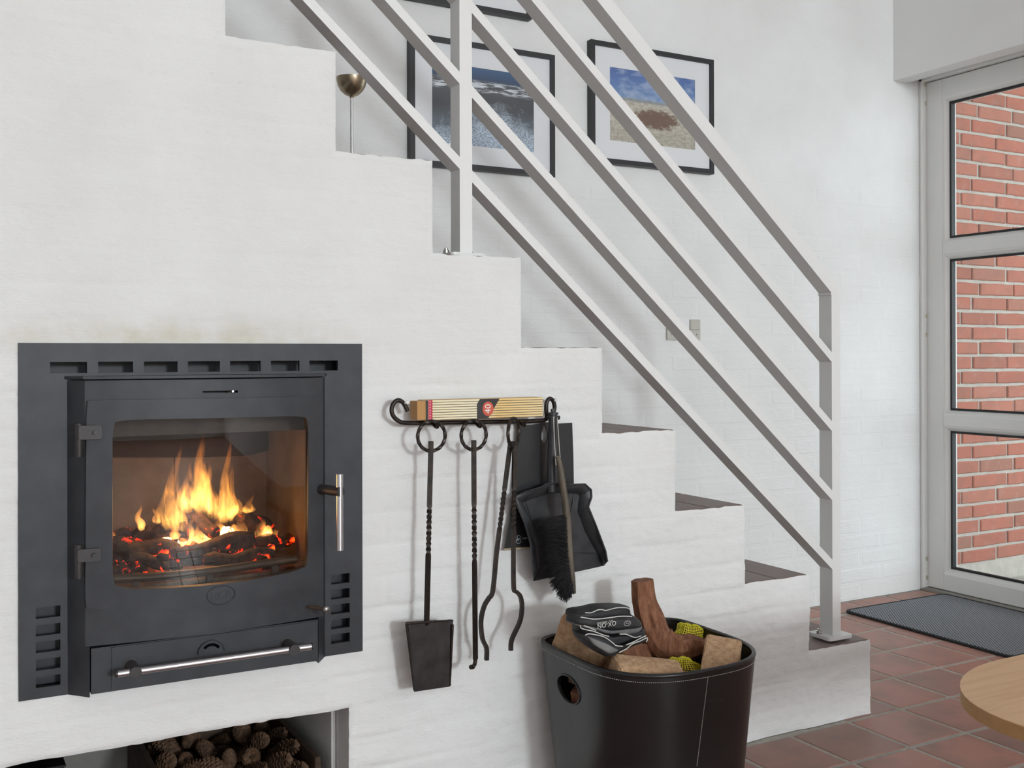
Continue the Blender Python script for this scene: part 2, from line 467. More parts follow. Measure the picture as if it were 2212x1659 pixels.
# back wall with painted bricks showing through the paint
back = box('wall_back', XL, XD-.03, YB, YB+.12, 0, CEIL, PAINT); tag(back, 'white-painted back wall behind the stairs', 'wall', kind='structure')
def brick_face(name, L, H, d, ch, mat):
    bm = bmesh.new()
    a = [bm.verts.new((x*L/2, 0, z*H/2)) for x, z in ((-1, -1), (1, -1), (1, 1), (-1, 1))]
    b = [bm.verts.new((x*(L/2-ch), -d, z*(H/2-ch))) for x, z in ((-1, -1), (1, -1), (1, 1), (-1, 1))]
    for j in range(4): bm.faces.new((a[j], a[(j+1) % 4], b[(j+1) % 4], b[j]))
    bm.faces.new(b); bmesh.ops.recalc_face_normals(bm, faces=bm.faces)
    me = bpy.data.meshes.new(name); bm.to_mesh(me); bm.free(); me.materials.append(mat); return me
PB = [brick_face('brick', .230, .0565, d, .006, PAINT) for d in (.0006, .0009, .0012)]
cnt = 0
for r_ in range(25):
    z = r_*.0667+.0333
    xs0 = 2.35-z/.923-.1
    for k in range(16):
        x = XD-.03-.115-.24*k-(r_ % 2)*.12+.12
        if x+.115 > XD-.03: continue
        if x < max(xs0, .55): break
        o = bpy.data.objects.new('brick', random.choice(PB)); link(o, back)
        o.location = Vector((x+random.uniform(-.003, .003), YB+.0002, z))-ORG[back]; o.rotation_euler = (random.uniform(-.006, .006), random.uniform(-.004, .004), random.uniform(-.003, .003)); cnt += 1

# right wall: lintel over the door, pier, window wall
ZL = 2.141
bm = bmesh.new()
add_box(bm, XR, XR+.08, .02, YB, ZL, CEIL)
add_box(bm, XR+.08, XR+.36, .02, YB+.12, ZL+.036, CEIL)
add_box(bm, XR, XR+.36, -1.35, .02, 0, CEIL)
add_box(bm, XR, XR+.36, YF, -1.35, 0, CEIL)
wr = finish('wall_right', bm, PLASTER); tag(wr, 'white plastered wall above and beside the garden door', 'wall', kind='structure')
wl = box('wall_left', XL-.15, XL, YF, YB, 0, CEIL, PLASTER); tag(wl, kind='structure')
bm = bmesh.new()
add_box(bm, XL, -1.4, YF-.2, YF, 0, CEIL); add_box(bm, -.1, 1.2, YF-.2, YF, 0, CEIL); add_box(bm, 2.3, XR, YF-.2, YF, 0, CEIL)
add_box(bm, -1.4, -.1, YF-.2, YF, 0, 1.2); add_box(bm, -1.4, -.1, YF-.2, YF, 2.6, CEIL); add_box(bm, 1.2, 2.3, YF-.2, YF, 0, 2.0); add_box(bm, 1.2, 2.3, YF-.2, YF, 3.1, CEIL)
wb = finish('wall_behind', bm, PLASTER); tag(wb, kind='structure')
ce = box('ceiling', XL-.15, XR+.36, YF-.2, YB+.12, CEIL, CEIL+.12, PLASTER); tag(ce, kind='structure')
for n_, (horizontal, a0, a1, z0, z1, d) in enumerate(((True, 1.2, 2.3, 2.0, 3.1, YF-.1), (True, -1.4, -.1, 1.2, 2.6, YF-.1))):
    bm = bmesh.new()
    for k in range(4):
        a = a0+.03+(a1-a0-.06)*k/3
        if horizontal: add_box(bm, a-.03, a+.03, d-.029, d+.029, z0+.06, z1-.06)
        else: add_box(bm, d-.029, d+.029, a-.03, a+.03, z0+.06, z1-.06)
    for z in (z0+.03, z1-.03):
        if horizontal: add_box(bm, a0, a1, d-.03, d+.03, z-.03, z+.03)
        else: add_box(bm, d-.03, d+.03, a0, a1, z-.03, z+.03)
    wi = finish('window_%d' % (n_+1), bm, PVC); tag(wi, kind='structure')

# ------------------------------------------------------------------ garden door
door = thing('door_1', (XD, .5, 0), 'white glazed garden door with three stacked panes', 'door'); door['kind'] = 'structure'
YH, YN = YB-.012, .05             # hinge side, lock side
ZB, ZTOP = .012, 2.150
GY0 = 0.8699      # hinge-side edge of the glazing
GY1 = .17
pz = [(0.1033, 0.6761), (0.7648, 1.3932), (1.4838, 2.0522)]
BD = .022                          # glazing bead width
# fixed outer frame in the reveal
bm = bmesh.new()
add_box(bm, XD-.028, XD+.05, YB-.014, YB+.03, 0, ZTOP+.03, .002); add_box(bm, XD-.028, XD+.05, .0, YB, ZTOP+.004, ZTOP+.035, .002)
add_box(bm, XD-.028, XD+.05, .0, .045, 0, ZTOP+.03, .002)
finish('door_frame', bm, PVC, door)
box('threshold', XD-.035, XD+.06, .02, YB-.014, -.002, .010, plain('worn_threshold', (.30, .28, .25), .5), door)
# sash members with mitred look: stiles full height, rails between
gy0, gy1 = GY0+BD, GY1-BD
S = XD+.065
def member(name, y0, y1, z0, z1): return box(name, XD, S, y0, y1, z0, z1, PVC, door, .003, 2)
member('stile', gy0, YH, ZB, ZTOP); member('stile', YN, gy1, ZB, ZTOP)
member('bottom_rail', gy1, gy0, ZB, pz[0][0]-BD); member('top_rail', gy1, gy0, pz[2][1]+BD, ZTOP)
member('glazing_bar', gy1, gy0, pz[0][1]+BD, pz[1][0]-BD); member('glazing_bar', gy1, gy0, pz[1][1]+BD, pz[2][0]-BD)
for z0, z1 in pz:
    # sloping glazing bead
    bm = bmesh.new()
    o_ = [(gy1, z0-BD), (gy0, z0-BD), (gy0, z1+BD), (gy1, z1+BD)]; i_ = [(GY1, z0), (GY0, z0), (GY0, z1), (GY1, z1)]
    A = [bm.verts.new((XD+.003, a, b)) for a, b in o_]; A2 = [bm.verts.new((XD+.006, a+(BD*.35 if a < .4 else -BD*.35), b+(BD*.35 if b < (z0+z1)/2 else -BD*.35))) for a, b in o_]
    B = [bm.verts.new((XD+.024, a, b)) for a, b in i_]; Bk = [bm.verts.new((XD+.06, a, b)) for a, b in o_]
    for U_, V_ in ((A, A2), (A2, B), (Bk, A)):
        for j in range(4): bm.faces.new((U_[j], U_[(j+1) % 4], V_[(j+1) % 4], V_[j]))
    finish('glazing_bead', bm, PVC, door)
    g = .008
    plate('gasket', [(GY1-.001, z0-.001), (GY0+.001, z0-.001), (GY0+.001, z1+.001), (GY1-.001, z1+.001)], [[(GY1+g, z0+g), (GY0-g, z0+g), (GY0-g, z1-g), (GY1+g, z1-g)]], XD+.020, XD+.030, GASKET, door, 'x')
    plate('spacer_bar', [(GY1-.001, z0-.001), (GY0+.001, z0-.001), (GY0+.001, z1+.001), (GY1-.001, z1+.001)], [[(GY1+.004, z0+.004), (GY0-.004, z0+.004), (GY0-.004, z1-.004), (GY1+.004, z1-.004)]], XD+.030, XD+.046, GASKET, door, 'x')
    plate('outer_bead', [(GY1-.01, z0-.01), (GY0+.01, z0-.01), (GY0+.01, z1+.01), (GY1-.01, z1+.01)], [[(GY1+.006, z0+.006), (GY0-.0055, z0+.0055), (GY0-.0055, z1-.0055), (GY1+.0055, z1-.0055)]], XD+.046, XD+.052, PVC, door, 'x')
    box('pane', XD+.026, XD+.029, GY1-.003, GY0+.003, z0-.003, z1+.003, GLASS, door)
for hz in (2.1037, 1.12, .09):
    h = cyl('hinge', (XD-.006, YH+.003, hz-.052), (XD-.006, YH+.003, hz+.052), .0065, PVC, door)
    for s in (-1, 1): cyl('hinge_cap', (XD-.006, YH+.003, hz+s*.040-.009), (XD-.006, YH+.003, hz+s*.040+.009), .0075, plain('hinge_brass', (.55, .50, .38), .35, .3), h)
box('door_handle', XD-.055, XD-.04, .06, .18, 1.035, 1.055, STEEL, door, .004, 2); box('handle_plate', XD-.006, XD, .085, .118, .95, 1.14, STEEL, door, .003, 2)

# ------------------------------------------------------------------ outside
BY = 1.03
def brick_mat():
    m, t, p = new_mat('red_clay_brick')
    oi = t.nodes.new('ShaderNodeObjectInfo').outputs['Random']
    base = ramp(t, oi, [(0, (.40, .125, .078)), (.3, (.455, .150, .095)), (.55, (.36, .125, .080)), (.8, (.48, .170, .11)), (1, (.31, .142, .098))])
    v = t.nodes.new('ShaderNodeNewGeometry').outputs['Position']
    base = mixc(t, math_(t, 'MULTIPLY', ramp(t, noise(t, 16, 4, v), [(.45, (0, 0, 0)), (.75, (1, 1, 1))]), .45), base, (.22, .118, .088))
    base = mixc(t, math_(t, 'MULTIPLY', ramp(t, noise(t, 26, 5, v), [(.55, (0, 0, 0)), (.8, (1, 1, 1))]), .4), base, (.50, .31, .26))
    t.links.new(base, p.inputs['Base Color']); p.inputs['Roughness'].default_value = .85
    bump(t, p, noise(t, 140, 4, v), .5, .002); return m
BRICK = brick_mat()
MORTAR = plain('pale_mortar', (.56, .525, .465), .95, var=.15, vs=25, bs=90, bst=.6, bd=.003)
ow = box('wall_outside', XD+.06, 6.2, BY+.008, BY+.14, -.05, 3.0, MORTAR); tag(ow, 'red brick house wall outside the glazed door', 'brick wall', kind='structure')
def clay_brick(seed):
    rr = random.Random(seed); bm = bmesh.new(); L, H, D, ch = .2275, .0525, .02, .004
    nseg = 6
    def ring(dx, y, rough):
        top = [(-L/2+dx+(L-2*dx)*i/nseg, H/2-dx+rr.uniform(-rough, rough)) for i in range(nseg+1)]
        bot = [(L/2-dx-(L-2*dx)*i/nseg, -H/2+dx+rr.uniform(-rough, rough)) for i in range(nseg+1)]
        return [bm.verts.new((x, y, z)) for x, z in top+bot]
    a = ring(0, D, .0012); b = ring(0, ch, .0015); c = ring(ch, rr.uniform(-.001, .001), .001)
    for A, B in ((a, b), (b, c)):
        for j in range(len(A)): bm.faces.new((A[j], A[(j+1) % len(A)], B[(j+1) % len(A)], B[j]))
    bm.faces.new(c); bmesh.ops.recalc_face_normals(bm, faces=bm.faces)
    me = bpy.data.meshes.new('brick'); bm.to_mesh(me); bm.free(); me.materials.append(BRICK); return me
CB = [clay_brick(s) for s in range(5)]
offs = [0, .048, 0, -.073]
for k in range(-19, 16):
    z = 1.3306+.0262+.0665*k
    if z < .01: continue
    for c_ in range(-1, 6):
        x = 4.069+.24*(c_+.5)+offs[(-k) % 4]+random.uniform(-.003, .003)
        if x-.114 < XD+.065: continue
        o = bpy.data.objects.new('brick', random.choice(CB)); link(o, ow)
        o.location = Vector((x, BY+random.uniform(-.0015, .0015), z+random.uniform(-.001, .001)))-ORG[ow]
        o.rotation_euler = (random.choice((0, math.pi))*0, random.uniform(-.006, .006), 0)
    # closer brick against the door frame
    x0 = XD+.068
    x1 = min(c for c in [4.069+.24*q+offs[(-k) % 4]-.006 for q in range(-3, 3)] if c > x0+.02)
    if x1-x0 < .232:
        o = bpy.data.objects.new('brick', random.choice(CB)); link(o, ow); o.scale = ((x1-x0)/.2275, 1, 1)
        o.location = Vector(((x0+x1)/2, BY, z))-ORG[ow]
ev = box('trim_1', XD+.1, 6.4, -.9, BY+.16, 2.62, 2.74, PVC); tag(ev, 'white boarded eave above the brick wall outside', 'eave', kind='structure')
gr = box('ground_outside', XD+.06, 7.5, -6, 6, -.12, -.03, plain('pale_paving', (.42, .41, .375), .9, var=.2, vs=12, bs=60)); tag(gr, kind='structure')

# ================================================================== STOVE
SX0, SX1, SZ0, SZ1 = .1345, .785, .383, 1.0235
stove = thing('wood_stove', (.46, 0, SZ0), 'anthracite built-in wood stove with curved glass door set in the white stair wall', 'stove')
SLOT_X = [(0.1867, 0.2493), (0.2684, 0.3299), (0.3495, 0.4109), (0.4304, 0.4912), (0.511, 0.5714), (0.5919, 0.6508), (0.6711, 0.7322)]
sz0, sz1 = 0.9685, 0.989
holes = [rect(a, b, sz0, sz1) for a, b in SLOT_X]
VL = [(0.527, 0.547), (0.4957, 0.5153), (0.4654, 0.4849), (0.4336, 0.4534), (0.4026, 0.4221)]
vx0, vx1 = 0.1626, 0.2034
wx0, wx1 = 0.7163, 0.7567
VR = [(0.5288, 0.5487), (0.4979, 0.5175), (0.4672, 0.4866), (0.4367, 0.456), (0.4065, 0.4257)]
holes += [rect(vx0, vx1, a, b) for a, b in VL]+[rect(wx0, wx1, a, b) for a, b in VR]
bxl, bxr = 0.2139, 0.7048
zht = 0.959
holes.append(rect(bxl+.02, bxr-.03, SZ0+.025, zht-.02))
plate('surround_panel', rect(SX0, SX1, SZ0, SZ1), holes, -.006, .004, STOVE, stove)
box('convection_casing', .152, .772, .060, .066, sz0-.02, 1.009, STOVE, stove)
box('convection_casing', .152, bxl+.02, .034, .040, SZ0+.014, VL[0][1]+.03, STOVE, stove)
box('convection_casing', bxr-.012, .772, .034, .040, SZ0+.014, VR[0][1]+.03, STOVE, stove)

# bowed cast front
XLc, XRc = 0.2411, 0.6876
XM, HW = (XLc+XRc)/2, (XRc-XLc)/2
def yb(x, p=.042, b=.020):
    u = max(-1, min(1, (x-XM)/HW)); return -(p+b*(1-u*u))
gz0, gz1 = 0.5618, 0.8816       # opening behind the glass
gx0, gx1 = 0.2868, 0.6534
za = 0.4753                                      # apron edge above the ash drawer
bm = bmesh.new()
sxa, sxb, szz = 0.4459, 0.512, 0.9309      # air slot in the header
us = [(bxl, -.004)]+[(x, None) for x in sorted(list(np.linspace(XLc, XRc, 25))+[sxa, sxb])]+[(bxr, -.004)]
zlev = [za, gz0-.012, gz1+.012, szz-.0022, szz+.0022, zht-.004]
rows = []
for li, z in enumerate(zlev):
    rw = []
    for x, y in us:
        yy = y if y is not None else yb(x)
        zz = z
        rw.append(bm.verts.new((x, yy, zz)))
    rows.append(rw)
for li in range(5):
    for j in range(len(us)-1):
        xm = (rows[0][j].co.x+rows[0][j+1].co.x)/2
        if li == 1 and gx0-.006 < xm < gx1+.006: continue
        if li == 3 and sxa < xm < sxb: continue
        bm.faces.new((rows[li][j], rows[li][j+1], rows[li+1][j+1], rows[li+1][j]))
# apron underside and solid chamfers beside the drawer
lo = [bm.verts.new((v.co.x, v.co.y+.012 if 0 < k < len(us)-1 else v.co.y, za)) for k, v in enumerate(rows[0])]
for j in range(len(us)-1): bm.faces.new((rows[0][j], rows[0][j+1], lo[j+1], lo[j]))
finish('stove_front', bm, STOVE, stove, True, angle=35)
dl, dr = 0.2485, 0.6764
for P_ in ([(bxl, -.004), (dl, -.0445), (dl, -.02), (bxl+.004, .002)], [(bxr, -.004), (dr, -.0445), (dr, -.02), (bxr-.002, .002)]):
    bm = bmesh.new()
    vb = [[bm.verts.new((x, y, z)) for x, y in P_] for z in (SZ0, za+.001)]
    for j in range(4): bm.faces.new((vb[0][j], vb[0][(j+1) % 4], vb[1][(j+1) % 4], vb[1][j]))
    bm.faces.new(vb[0]); bm.faces.new(vb[1])
    finish('side_cheek', bm, STOVE, stove)
# hood lip over the front
bm = bmesh.new()
top = [(0.2099, -.005)]+[(x, yb(x)-.010) for x in np.linspace(XLc-.004, XRc+.002, 20)]+[(bxr+.004, -.005)]
for z0, z1 in ((zht-.001, zht+.004),):
    a = [bm.verts.new((x, y, z0)) for x, y in top]; b = [bm.verts.new((x, y, z1)) for x, y in top]
    for j in range(len(top)-1): bm.faces.new((a[j], a[j+1], b[j+1], b[j]))
    bm.faces.new(a[::-1]); bm.faces.new(b); bm.faces.new((a[0], b[0], b[-1], a[-1]))
finish('hood_lip', bm, STOVE, stove)
# air slot with lever in the header
sl = plate('slot_channel', rect(sxa-.004, sxb+.004, szz-.008, szz+.008), [], -.034, -.030, STOVE, stove)
cyl('slot_lever', (sxb-.012, -.032, szz), (sxb-.012, -.072, szz+.001), .002, STEEL, sl)

# glazed door: a bowed ring
def loop(TL, TR, BRc, BL, sag, n=18, rc=0):
    out = []
    for (a, b, s, m) in ((TL, TR, 0, n), (TR, BRc, 0, n), (BRc, BL, sag, n), (BL, TL, 0, n)):
        for i in range(m):
            u = i/m; x = a[0]+(b[0]-a[0])*u; z = a[1]+(b[1]-a[1])*u-s*(1-(2*u-1)**2)
            out.append([x, z])
    if rc:
        c = [TL, TR, BRc, BL]; cx = sum(p[0] for p in c)/4; cz = sum(p[1] for p in c)/4
        for k in (0, n, 2*n, 3*n):
            for d, f in ((0, .45), (1, .12), (-1, .12)):
                q = out[(k+d) % len(out)]; v = Vector((cx-q[0], cz-q[1])).normalized()
                q[0] += v.x*rc*f; q[1] += v.y*rc*f
    return out
DO = loop(*[(0.2421, 0.9206), (0.6857, 0.9178), (0.6849, 0.5464), (0.2392, 0.5443)], .016, rc=.006)
DI = loop(*[(0.2864, 0.8836), (0.6522, 0.8805), (0.6506, 0.5782), (0.2859, 0.5788)], .010, rc=.014)
def ring_door(name, mat, d0, d1):
    bm = bmesh.new(); N = len(DO)
    L_ = []
    for lp, off, sh in ((DO, -d1, 0), (DO, -d0, .0), (DO, -d0-.0015, .002), (DI, -d0-.0015, -.002), (DI, -d0, 0), (DI, -d1+.006, 0)):
        L_.append([bm.verts.new((x+(XM-x)*sh*2, yb(x)+off+0, z)) for x, z in lp])
    for A, B in zip(L_, L_[1:]):
        for j in range(N): bm.faces.new((A[j], A[(j+1) % N], B[(j+1) % N], B[j]))
    return finish(name, bm, mat, stove, True, angle=40)
sdoor = ring_door('stove_door', STOVE, .008, -.002)
bm = bmesh.new(); N = 18
tp = [DI[i] for i in range(N)]+[DI[N]]; bt = [DI[3*N-i] for i in range(N)]+[DI[2*N]]
A = [bm.verts.new((x, yb(x)-.001, z+.004)) for x, z in tp]; B = [bm.verts.new((x, yb(x)-.001, z-.004)) for x, z in bt]
A[0].co.x -= .006; B[0].co.x -= .006; A[-1].co.x += .006; B[-1].co.x += .006
for j in range(N): bm.faces.new((A[j], A[j+1], B[j+1], B[j]))
finish('door_glass', bm, STOVE_GLASS, sdoor, True)
# cast oval badge with raised lettering
BX, BZ = [(0.477, 0.5477)][0]
yf_ = yb(BX)-.0095
bm = bmesh.new()
el = [(BX+.0262*math.cos(a), yf_-.0003, BZ+.0175*math.sin(a)) for a in np.linspace(0, 2*math.pi, 40, endpoint=False)]
add_sweep(bm, el, .0011, seg=6, closed=True)
badge = finish('badge', bm, STOVE, sdoor, True)
text_obj('badge_lettering', 'HCR', .020, Matrix.Translation((BX, yf_-.0008, BZ-.001)) @ Matrix.Rotation(R(90), 4, 'X'), STOVE, badge)
# hinges
for (b0, b1, p0, p1, bolt) in [((0.2299, 0.8192), (0.23, 0.8791), (0.2279, 0.8503), (0.2671, 0.8753), (0.2553, 0.8627)), ((0.2292, 0.6015), (0.2293, 0.6619), (0.2261, 0.6321), (0.2648, 0.6546), (0.2534, 0.643))]:
    hb = cyl('hinge_pin', (b0[0], -.052, b0[1]), (b0[0], -.052, b1[1]), .0072, STOVE_BROWN, sdoor)
    hp = plate('hinge_plate', rrect(p0[0], p1[0], p0[1], p1[1], .004, 3), [], -.064, -.058, STOVE_BROWN, sdoor)
    cyl('bolt', (bolt[0], -.064, bolt[1]), (bolt[0], -.0705, bolt[1]), .0042, STOVE, hb, 6)
# door handle: arm and brushed bar
hz = 0.7326
hx = 0.6998
harm = cyl('handle_arm', (0.6793, -.05, hz), (hx, -.112, hz), .0098, STOVE_BROWN, sdoor, 16)
cyl('handle_bar', (hx, -.106, 0.6169), (hx, -.106, 0.7665), .0068, STEEL, sdoor, 18)
# air regulator pin
a_, b_ = (0.6532, -0.058, 0.5017), (0.6759, -0.095, 0.5015)
pin = cyl('regulator_pin', a_, b_, .0032, plain('rusty_pin', (.12, .075, .05), .6, .5), stove)
bm = bmesh.new(); bmesh.ops.create_uvsphere(bm, u_segments=14, v_segments=8, radius=.0075)
for v in bm.verts: v.co = Vector((v.co.x, v.co.y*.55, v.co.z))+Vector(b_)
finish('pin_knob', bm, plain('dull_pin_head', (.25, .24, .23), .35, .9), pin, True)
# ash drawer
ydr = -.047
dz0, dz1 = SZ0+.006, za-.004
DX, DZ = [(0.4628, 0.4362)][0]
sl2 = [(DX+.019*math.cos(a), DZ+.018*math.sin(a)) for a in np.linspace(.5, 2.5, 10)]+[(DX+.0135*math.cos(a), DZ+.0125*math.sin(a)) for a in np.linspace(2.5, .5, 10)]   # air inlet, cut through dial and drawer front
drawer = plate('ash_drawer', rect(dl+.002, dr-.002, dz0, dz1), [sl2], ydr, -.005, STOVE, stove)
dsx = 0.2852
plate('drawer_face', rect(dsx, dr-.006, dz0+.004, dz1-.002), [sl2], ydr-.003, ydr, STOVE, drawer)
hA, hB = (0.2887, -0.092, 0.4308), (0.6458, -0.092, 0.4341)
zb_ = (hA[2]+hB[2])/2; yh = -.092
bar = cyl('drawer_handle', (hA[0], yh, zb_), (hB[0], yh, zb_), .0064, STEEL, drawer, 18)
for s, x in ((-1, hA[0]), (1, hB[0])): cyl('handle_end_cap', (x-s*.0005, yh, zb_), (x+s*.003, yh, zb_), .0066, STOVE_BROWN, bar)
for px_ in (0.3184, 0.61):
    cyl('handle_post', (px_, ydr-.002, zb_), (px_, yh-.0105, zb_), .0105, STOVE_BROWN, bar, 20)
    cyl('post_rosette', (px_, ydr-.0025, zb_), (px_, ydr-.0045, zb_), .0135, STOVE_BROWN, bar, 20)
# half-round air dial on the drawer
arc = [(DX+.0245*math.cos(a), DZ+.023*math.sin(a)) for a in np.linspace(0, math.pi, 16)]
dial = plate('air_dial', arc, [sl2], ydr-.0065, ydr-.003, STOVE, drawer)
bm = bmesh.new(); add_sweep(bm, [(a, ydr-.007, b) for a, b in arc], .0010, seg=6); finish('dial_rim', bm, STOVE, dial, True)

# firebox
LINE = plain('vermiculite_lining', (.18, .145, .115), .9, col2=(.10, .08, .062), vs=9, bs=120, bst=.4)
FX0, FX1, FY, FZ0, FZ1 = gx0-.035, gx1+.035, .37, gz0-.03, gz1+.03
bm = bmesh.new()
add_box(bm, FX0-.02, FX0, .036, FY, FZ0, FZ1); add_box(bm, FX1, FX1+.02, .036, FY, FZ0, FZ1)
add_box(bm, FX0-.02, FX1+.02, .036, FY, FZ0-.02, FZ0); add_box(bm, gx0-.012, gx1+.004, -.034, .036, FZ0-.02, FZ0)
finish('firebox_lining', bm, LINE, stove)
for x_, ya_ in ((FX0-.004, -.002), (FX1, .0)): box('firebox_sleeve', x_, x_+.004, ya_, .038, FZ0-.01, FZ1, BLACK, stove)
for a, b in ((-.03, .2), (.2, .52), (.52, .8), (.8, 1.03)):      # rear wall of four boards with open joints
    box('lining_board', FX0+(FX1-FX0)*a+.001, FX0+(FX1-FX0)*b-.001, FY, FY+.02, FZ0, FZ1, LINE, stove, .001)
box('baffle_plate', FX0-.02, FX1+.02, .0, FY+.02, FZ1-.005, FZ1+.015, BLACK, stove)
box('baffle_edge', FX0, FX1, .03, .045, 0.8464, FZ1, plain('sooty_baffle', (.075, .062, .054), .7, var=.3, vs=30), stove)
thr_ = [(0.3027, 0.8888), (0.8449, 0.8744), (0.8101, 0.8476), (0.7533, 0.8057), (0.7087, 0.7782), (0.6433, 0.7684), (0.538, 0.7693), (0.3026, 0.781)]
thr_ = [(min(max(a, FX0+.001), FX1-.001), b) for a, b in thr_]
plate('throat_plate', thr_, [], .345, .352, plain('soot_crust', (.012, .010, .009), .95), stove)
GP = [(0.2847, -0.012, 0.5869), (0.3708, -0.012, 0.5826), (0.4642, -0.012, 0.5826), (0.562, -0.012, 0.5864), (0.6414, -0.012, 0.5901)]
gb = sweep('log_guard', catmull(GP, 5), .0085, plain('scorched_bar', (.085, .062, .045), .6, .4, var=.4, vs=40), stove)
for gx_, gz_ in [(0.3329, 0.5853), (0.4695, 0.5825), (0.5969, 0.588)]: box('guard_foot', gx_-.006, gx_+.006, -.018, -.006, FZ0, gz_, plain('guard_foot_iron', (.03, .024, .02), .7), gb)

# ------------------------------------------------------------------ fire
def ember_mat(name, seed, glow, thr=.58):
    m, t, p = new_mat(name)
    v = coord(t, 'Object'); n1 = noise(t, 28, 5, v, .6, .4); n2 = noise(t, 70, 3, v)
    p.inputs['Roughness'].default_value = .9
    t.links.new(ramp(t, n2, [(.35, (.012, .008, .006)), (.7, (.075, .035, .02))]), p.inputs['Base Color'])
    hot = ramp(t, n1, [(thr, (0, 0, 0)), (thr+.05, (.6, .02, .002)), (thr+.14, (1, .12, .008)), (thr+.28, (1, .50, .10))])
    t.links.new(hot, p.inputs['Emission Color']); p.inputs['Emission Strength'].default_value = glow
    bump(t, p, n2, .8, .004); return m
EM_HOT, EM_DARK = ember_mat('glowing_char', 1, 3.4, .53), ember_mat('charred_log', 2, 2.4, .59)
def log_in_fire(a, b, r, mat, seed, label, r2=None):
    rr = random.Random(seed); a, b = Vector(a), Vector(b); n = 14
    ph = [rr.uniform(0, 6.28) for _ in range(4)]
    def sec(u, v): return 1+.10*math.sin(3*2*math.pi*v+ph[0]+u*2)+.06*math.sin(7*2*math.pi*v+ph[1]+u*5)+.05*math.sin(u*14+ph[2])
    pts = [a.lerp(b, i/(n-1))+Vector((0, 0, .004*math.sin(i*.7+ph[3]))) for i in range(n)]
    rad = [r+(((r2 or r)-r)*i/(n-1)) for i in range(n)]; rad[0] *= .86; rad[-1] *= .86
    bm = bmesh.new(); add_sweep(bm, pts, rad, seg=16, secfn=sec)
    o = finish('burning_log', bm, mat, None, True, angle=60)
    return tag(o, label, 'log', 'logs burning in the stove')
PXM = .00092
LG = [
 ((0.4628, 0.17, 0.673), (0.5092, 0.1, 0.636), 14.5, EM_DARK, 'charred log end leaning up into the flames'),
 ((0.5704, 0.15, 0.6578), (0.6472, 0.2, 0.6218), 17, EM_HOT, 'short log glowing on its cut end at the right of the flames'),
 ((0.3616, 0.17, 0.6325), (0.4279, 0.13, 0.6517), 15, EM_DARK, 'charred log sloping up behind the front log'),
 ((0.4133, 0.06, 0.6009), (0.5825, 0.1, 0.6183), 22, EM_DARK, 'thick blackened log lying across the front of the fire'),
 ((0.2939, 0.09, 0.6271), (0.4299, 0.09, 0.609), 20, EM_DARK, 'blackened log along the left front of the fire'),
 ((0.5879, 0.12, 0.607), (0.6776, 0.13, 0.6034), 13, EM_HOT, 'dull red log at the right end of the ember bed'),
 ((0.332, 0.05, 0.6113), (0.4219, 0.05, 0.589), 11, EM_DARK, 'thin charred stick below the left front log'),
 ((0.4453, 0.13, 0.6578), (0.4507, 0.13, 0.6243), 12, EM_HOT, 'upright glowing stub in the middle of the fire'),
 ((0.3124, 0.2, 0.6323), (0.3721, 0.19, 0.6344), 12, EM_HOT, 'red glowing log against the left firebox wall'),
 ((0.4661, 0.024, 0.5946), (0.6068, 0.032, 0.5983), 13, EM_DARK, 'low charred log in front of the ember bed'),
]
for i, (a, b, r, m, lab) in enumerate(LG): log_in_fire(a, b, r*PXM, m, i+3, lab)
# ember bed: broken glowing char
bm = bmesh.new(); rr = random.Random(5)
for i in range(150):
    x = rr.uniform(FX0+.02, FX1-.05); y = rr.uniform(.02, .26); s = rr.uniform(.006, .017)
    z = FZ0+.045+.035*math.exp(-((x-XM)/.16)**2)*math.exp(-((y-.13)/.09)**2)+rr.uniform(-.01, .012)
    g = bmesh.ops.create_icosphere(bm, subdivisions=1, radius=s)
    q = Matrix.Rotation(rr.uniform(0, 6), 3, (rr.random(), rr.random(), rr.random()+.1))
    for v in g['verts']: v.co = q @ Vector((v.co.x*rr.uniform(.8, 1.5), v.co.y, v.co.z*.7))+Vector((x, y, z))
o = finish('ember_bed', bm, EM_HOT); tag(o, 'bed of red glowing embers and broken char under the logs', 'embers', kind='stuff')
box('ash_bed', FX0, FX1, -.005, .3, FZ0, FZ0+.035, plain('grey_ash', (.16, .13, .10), .95, var=.5, vs=40, bs=60, bst=1), stove)

def flame_mat(name, lo, hi, s0, s1):
    m = bpy.data.materials.new(name); m.use_nodes = True; t = m.node_tree; t.nodes.clear()
    out = t.nodes.new('ShaderNodeOutputMaterial'); em = t.nodes.new('ShaderNodeEmission')
    g = coord(t, 'Generated'); sx = t.nodes.new('ShaderNodeSeparateXYZ'); t.links.new(g, sx.inputs[0]); z = sx.outputs[2]
    t.links.new(ramp(t, z, [(0, lo), (.45, tuple((a+b)/2 for a, b in zip(lo, hi))), (1, hi)]), em.inputs[0])
    ob = coord(t, 'Object', (1, 1, .28)); n = ramp(t, noise(t, 55, 3, ob, .6, .6), [(.36, (.05, .05, .05)), (.66, (2.0, 2.0, 2.0))])
    st = ramp(t, z, [(0, (.25, .25, .25)), (.12, (1, 1, 1)), (.45, (.55, .55, .55)), (1, (.05, .05, .05))])
    t.links.new(math_(t, 'MULTIPLY', math_(t, 'MULTIPLY', st, n), s0), em.inputs[1])
    t.links.new(em.outputs[0], out.inputs['Volume']); return m
FLM = flame_mat('flame_yellow', (1, .50, .10), (1, .27, .03), 95, 10)
FLS = flame_mat('flame_small', (1, .48, .12), (1, .33, .06), 190, 30)
rf = random.Random(77)
fire = thing('fire', (XM, .13, FZ0+.04), 'yellow and orange flames rising from the burning logs behind the stove glass', 'fire')
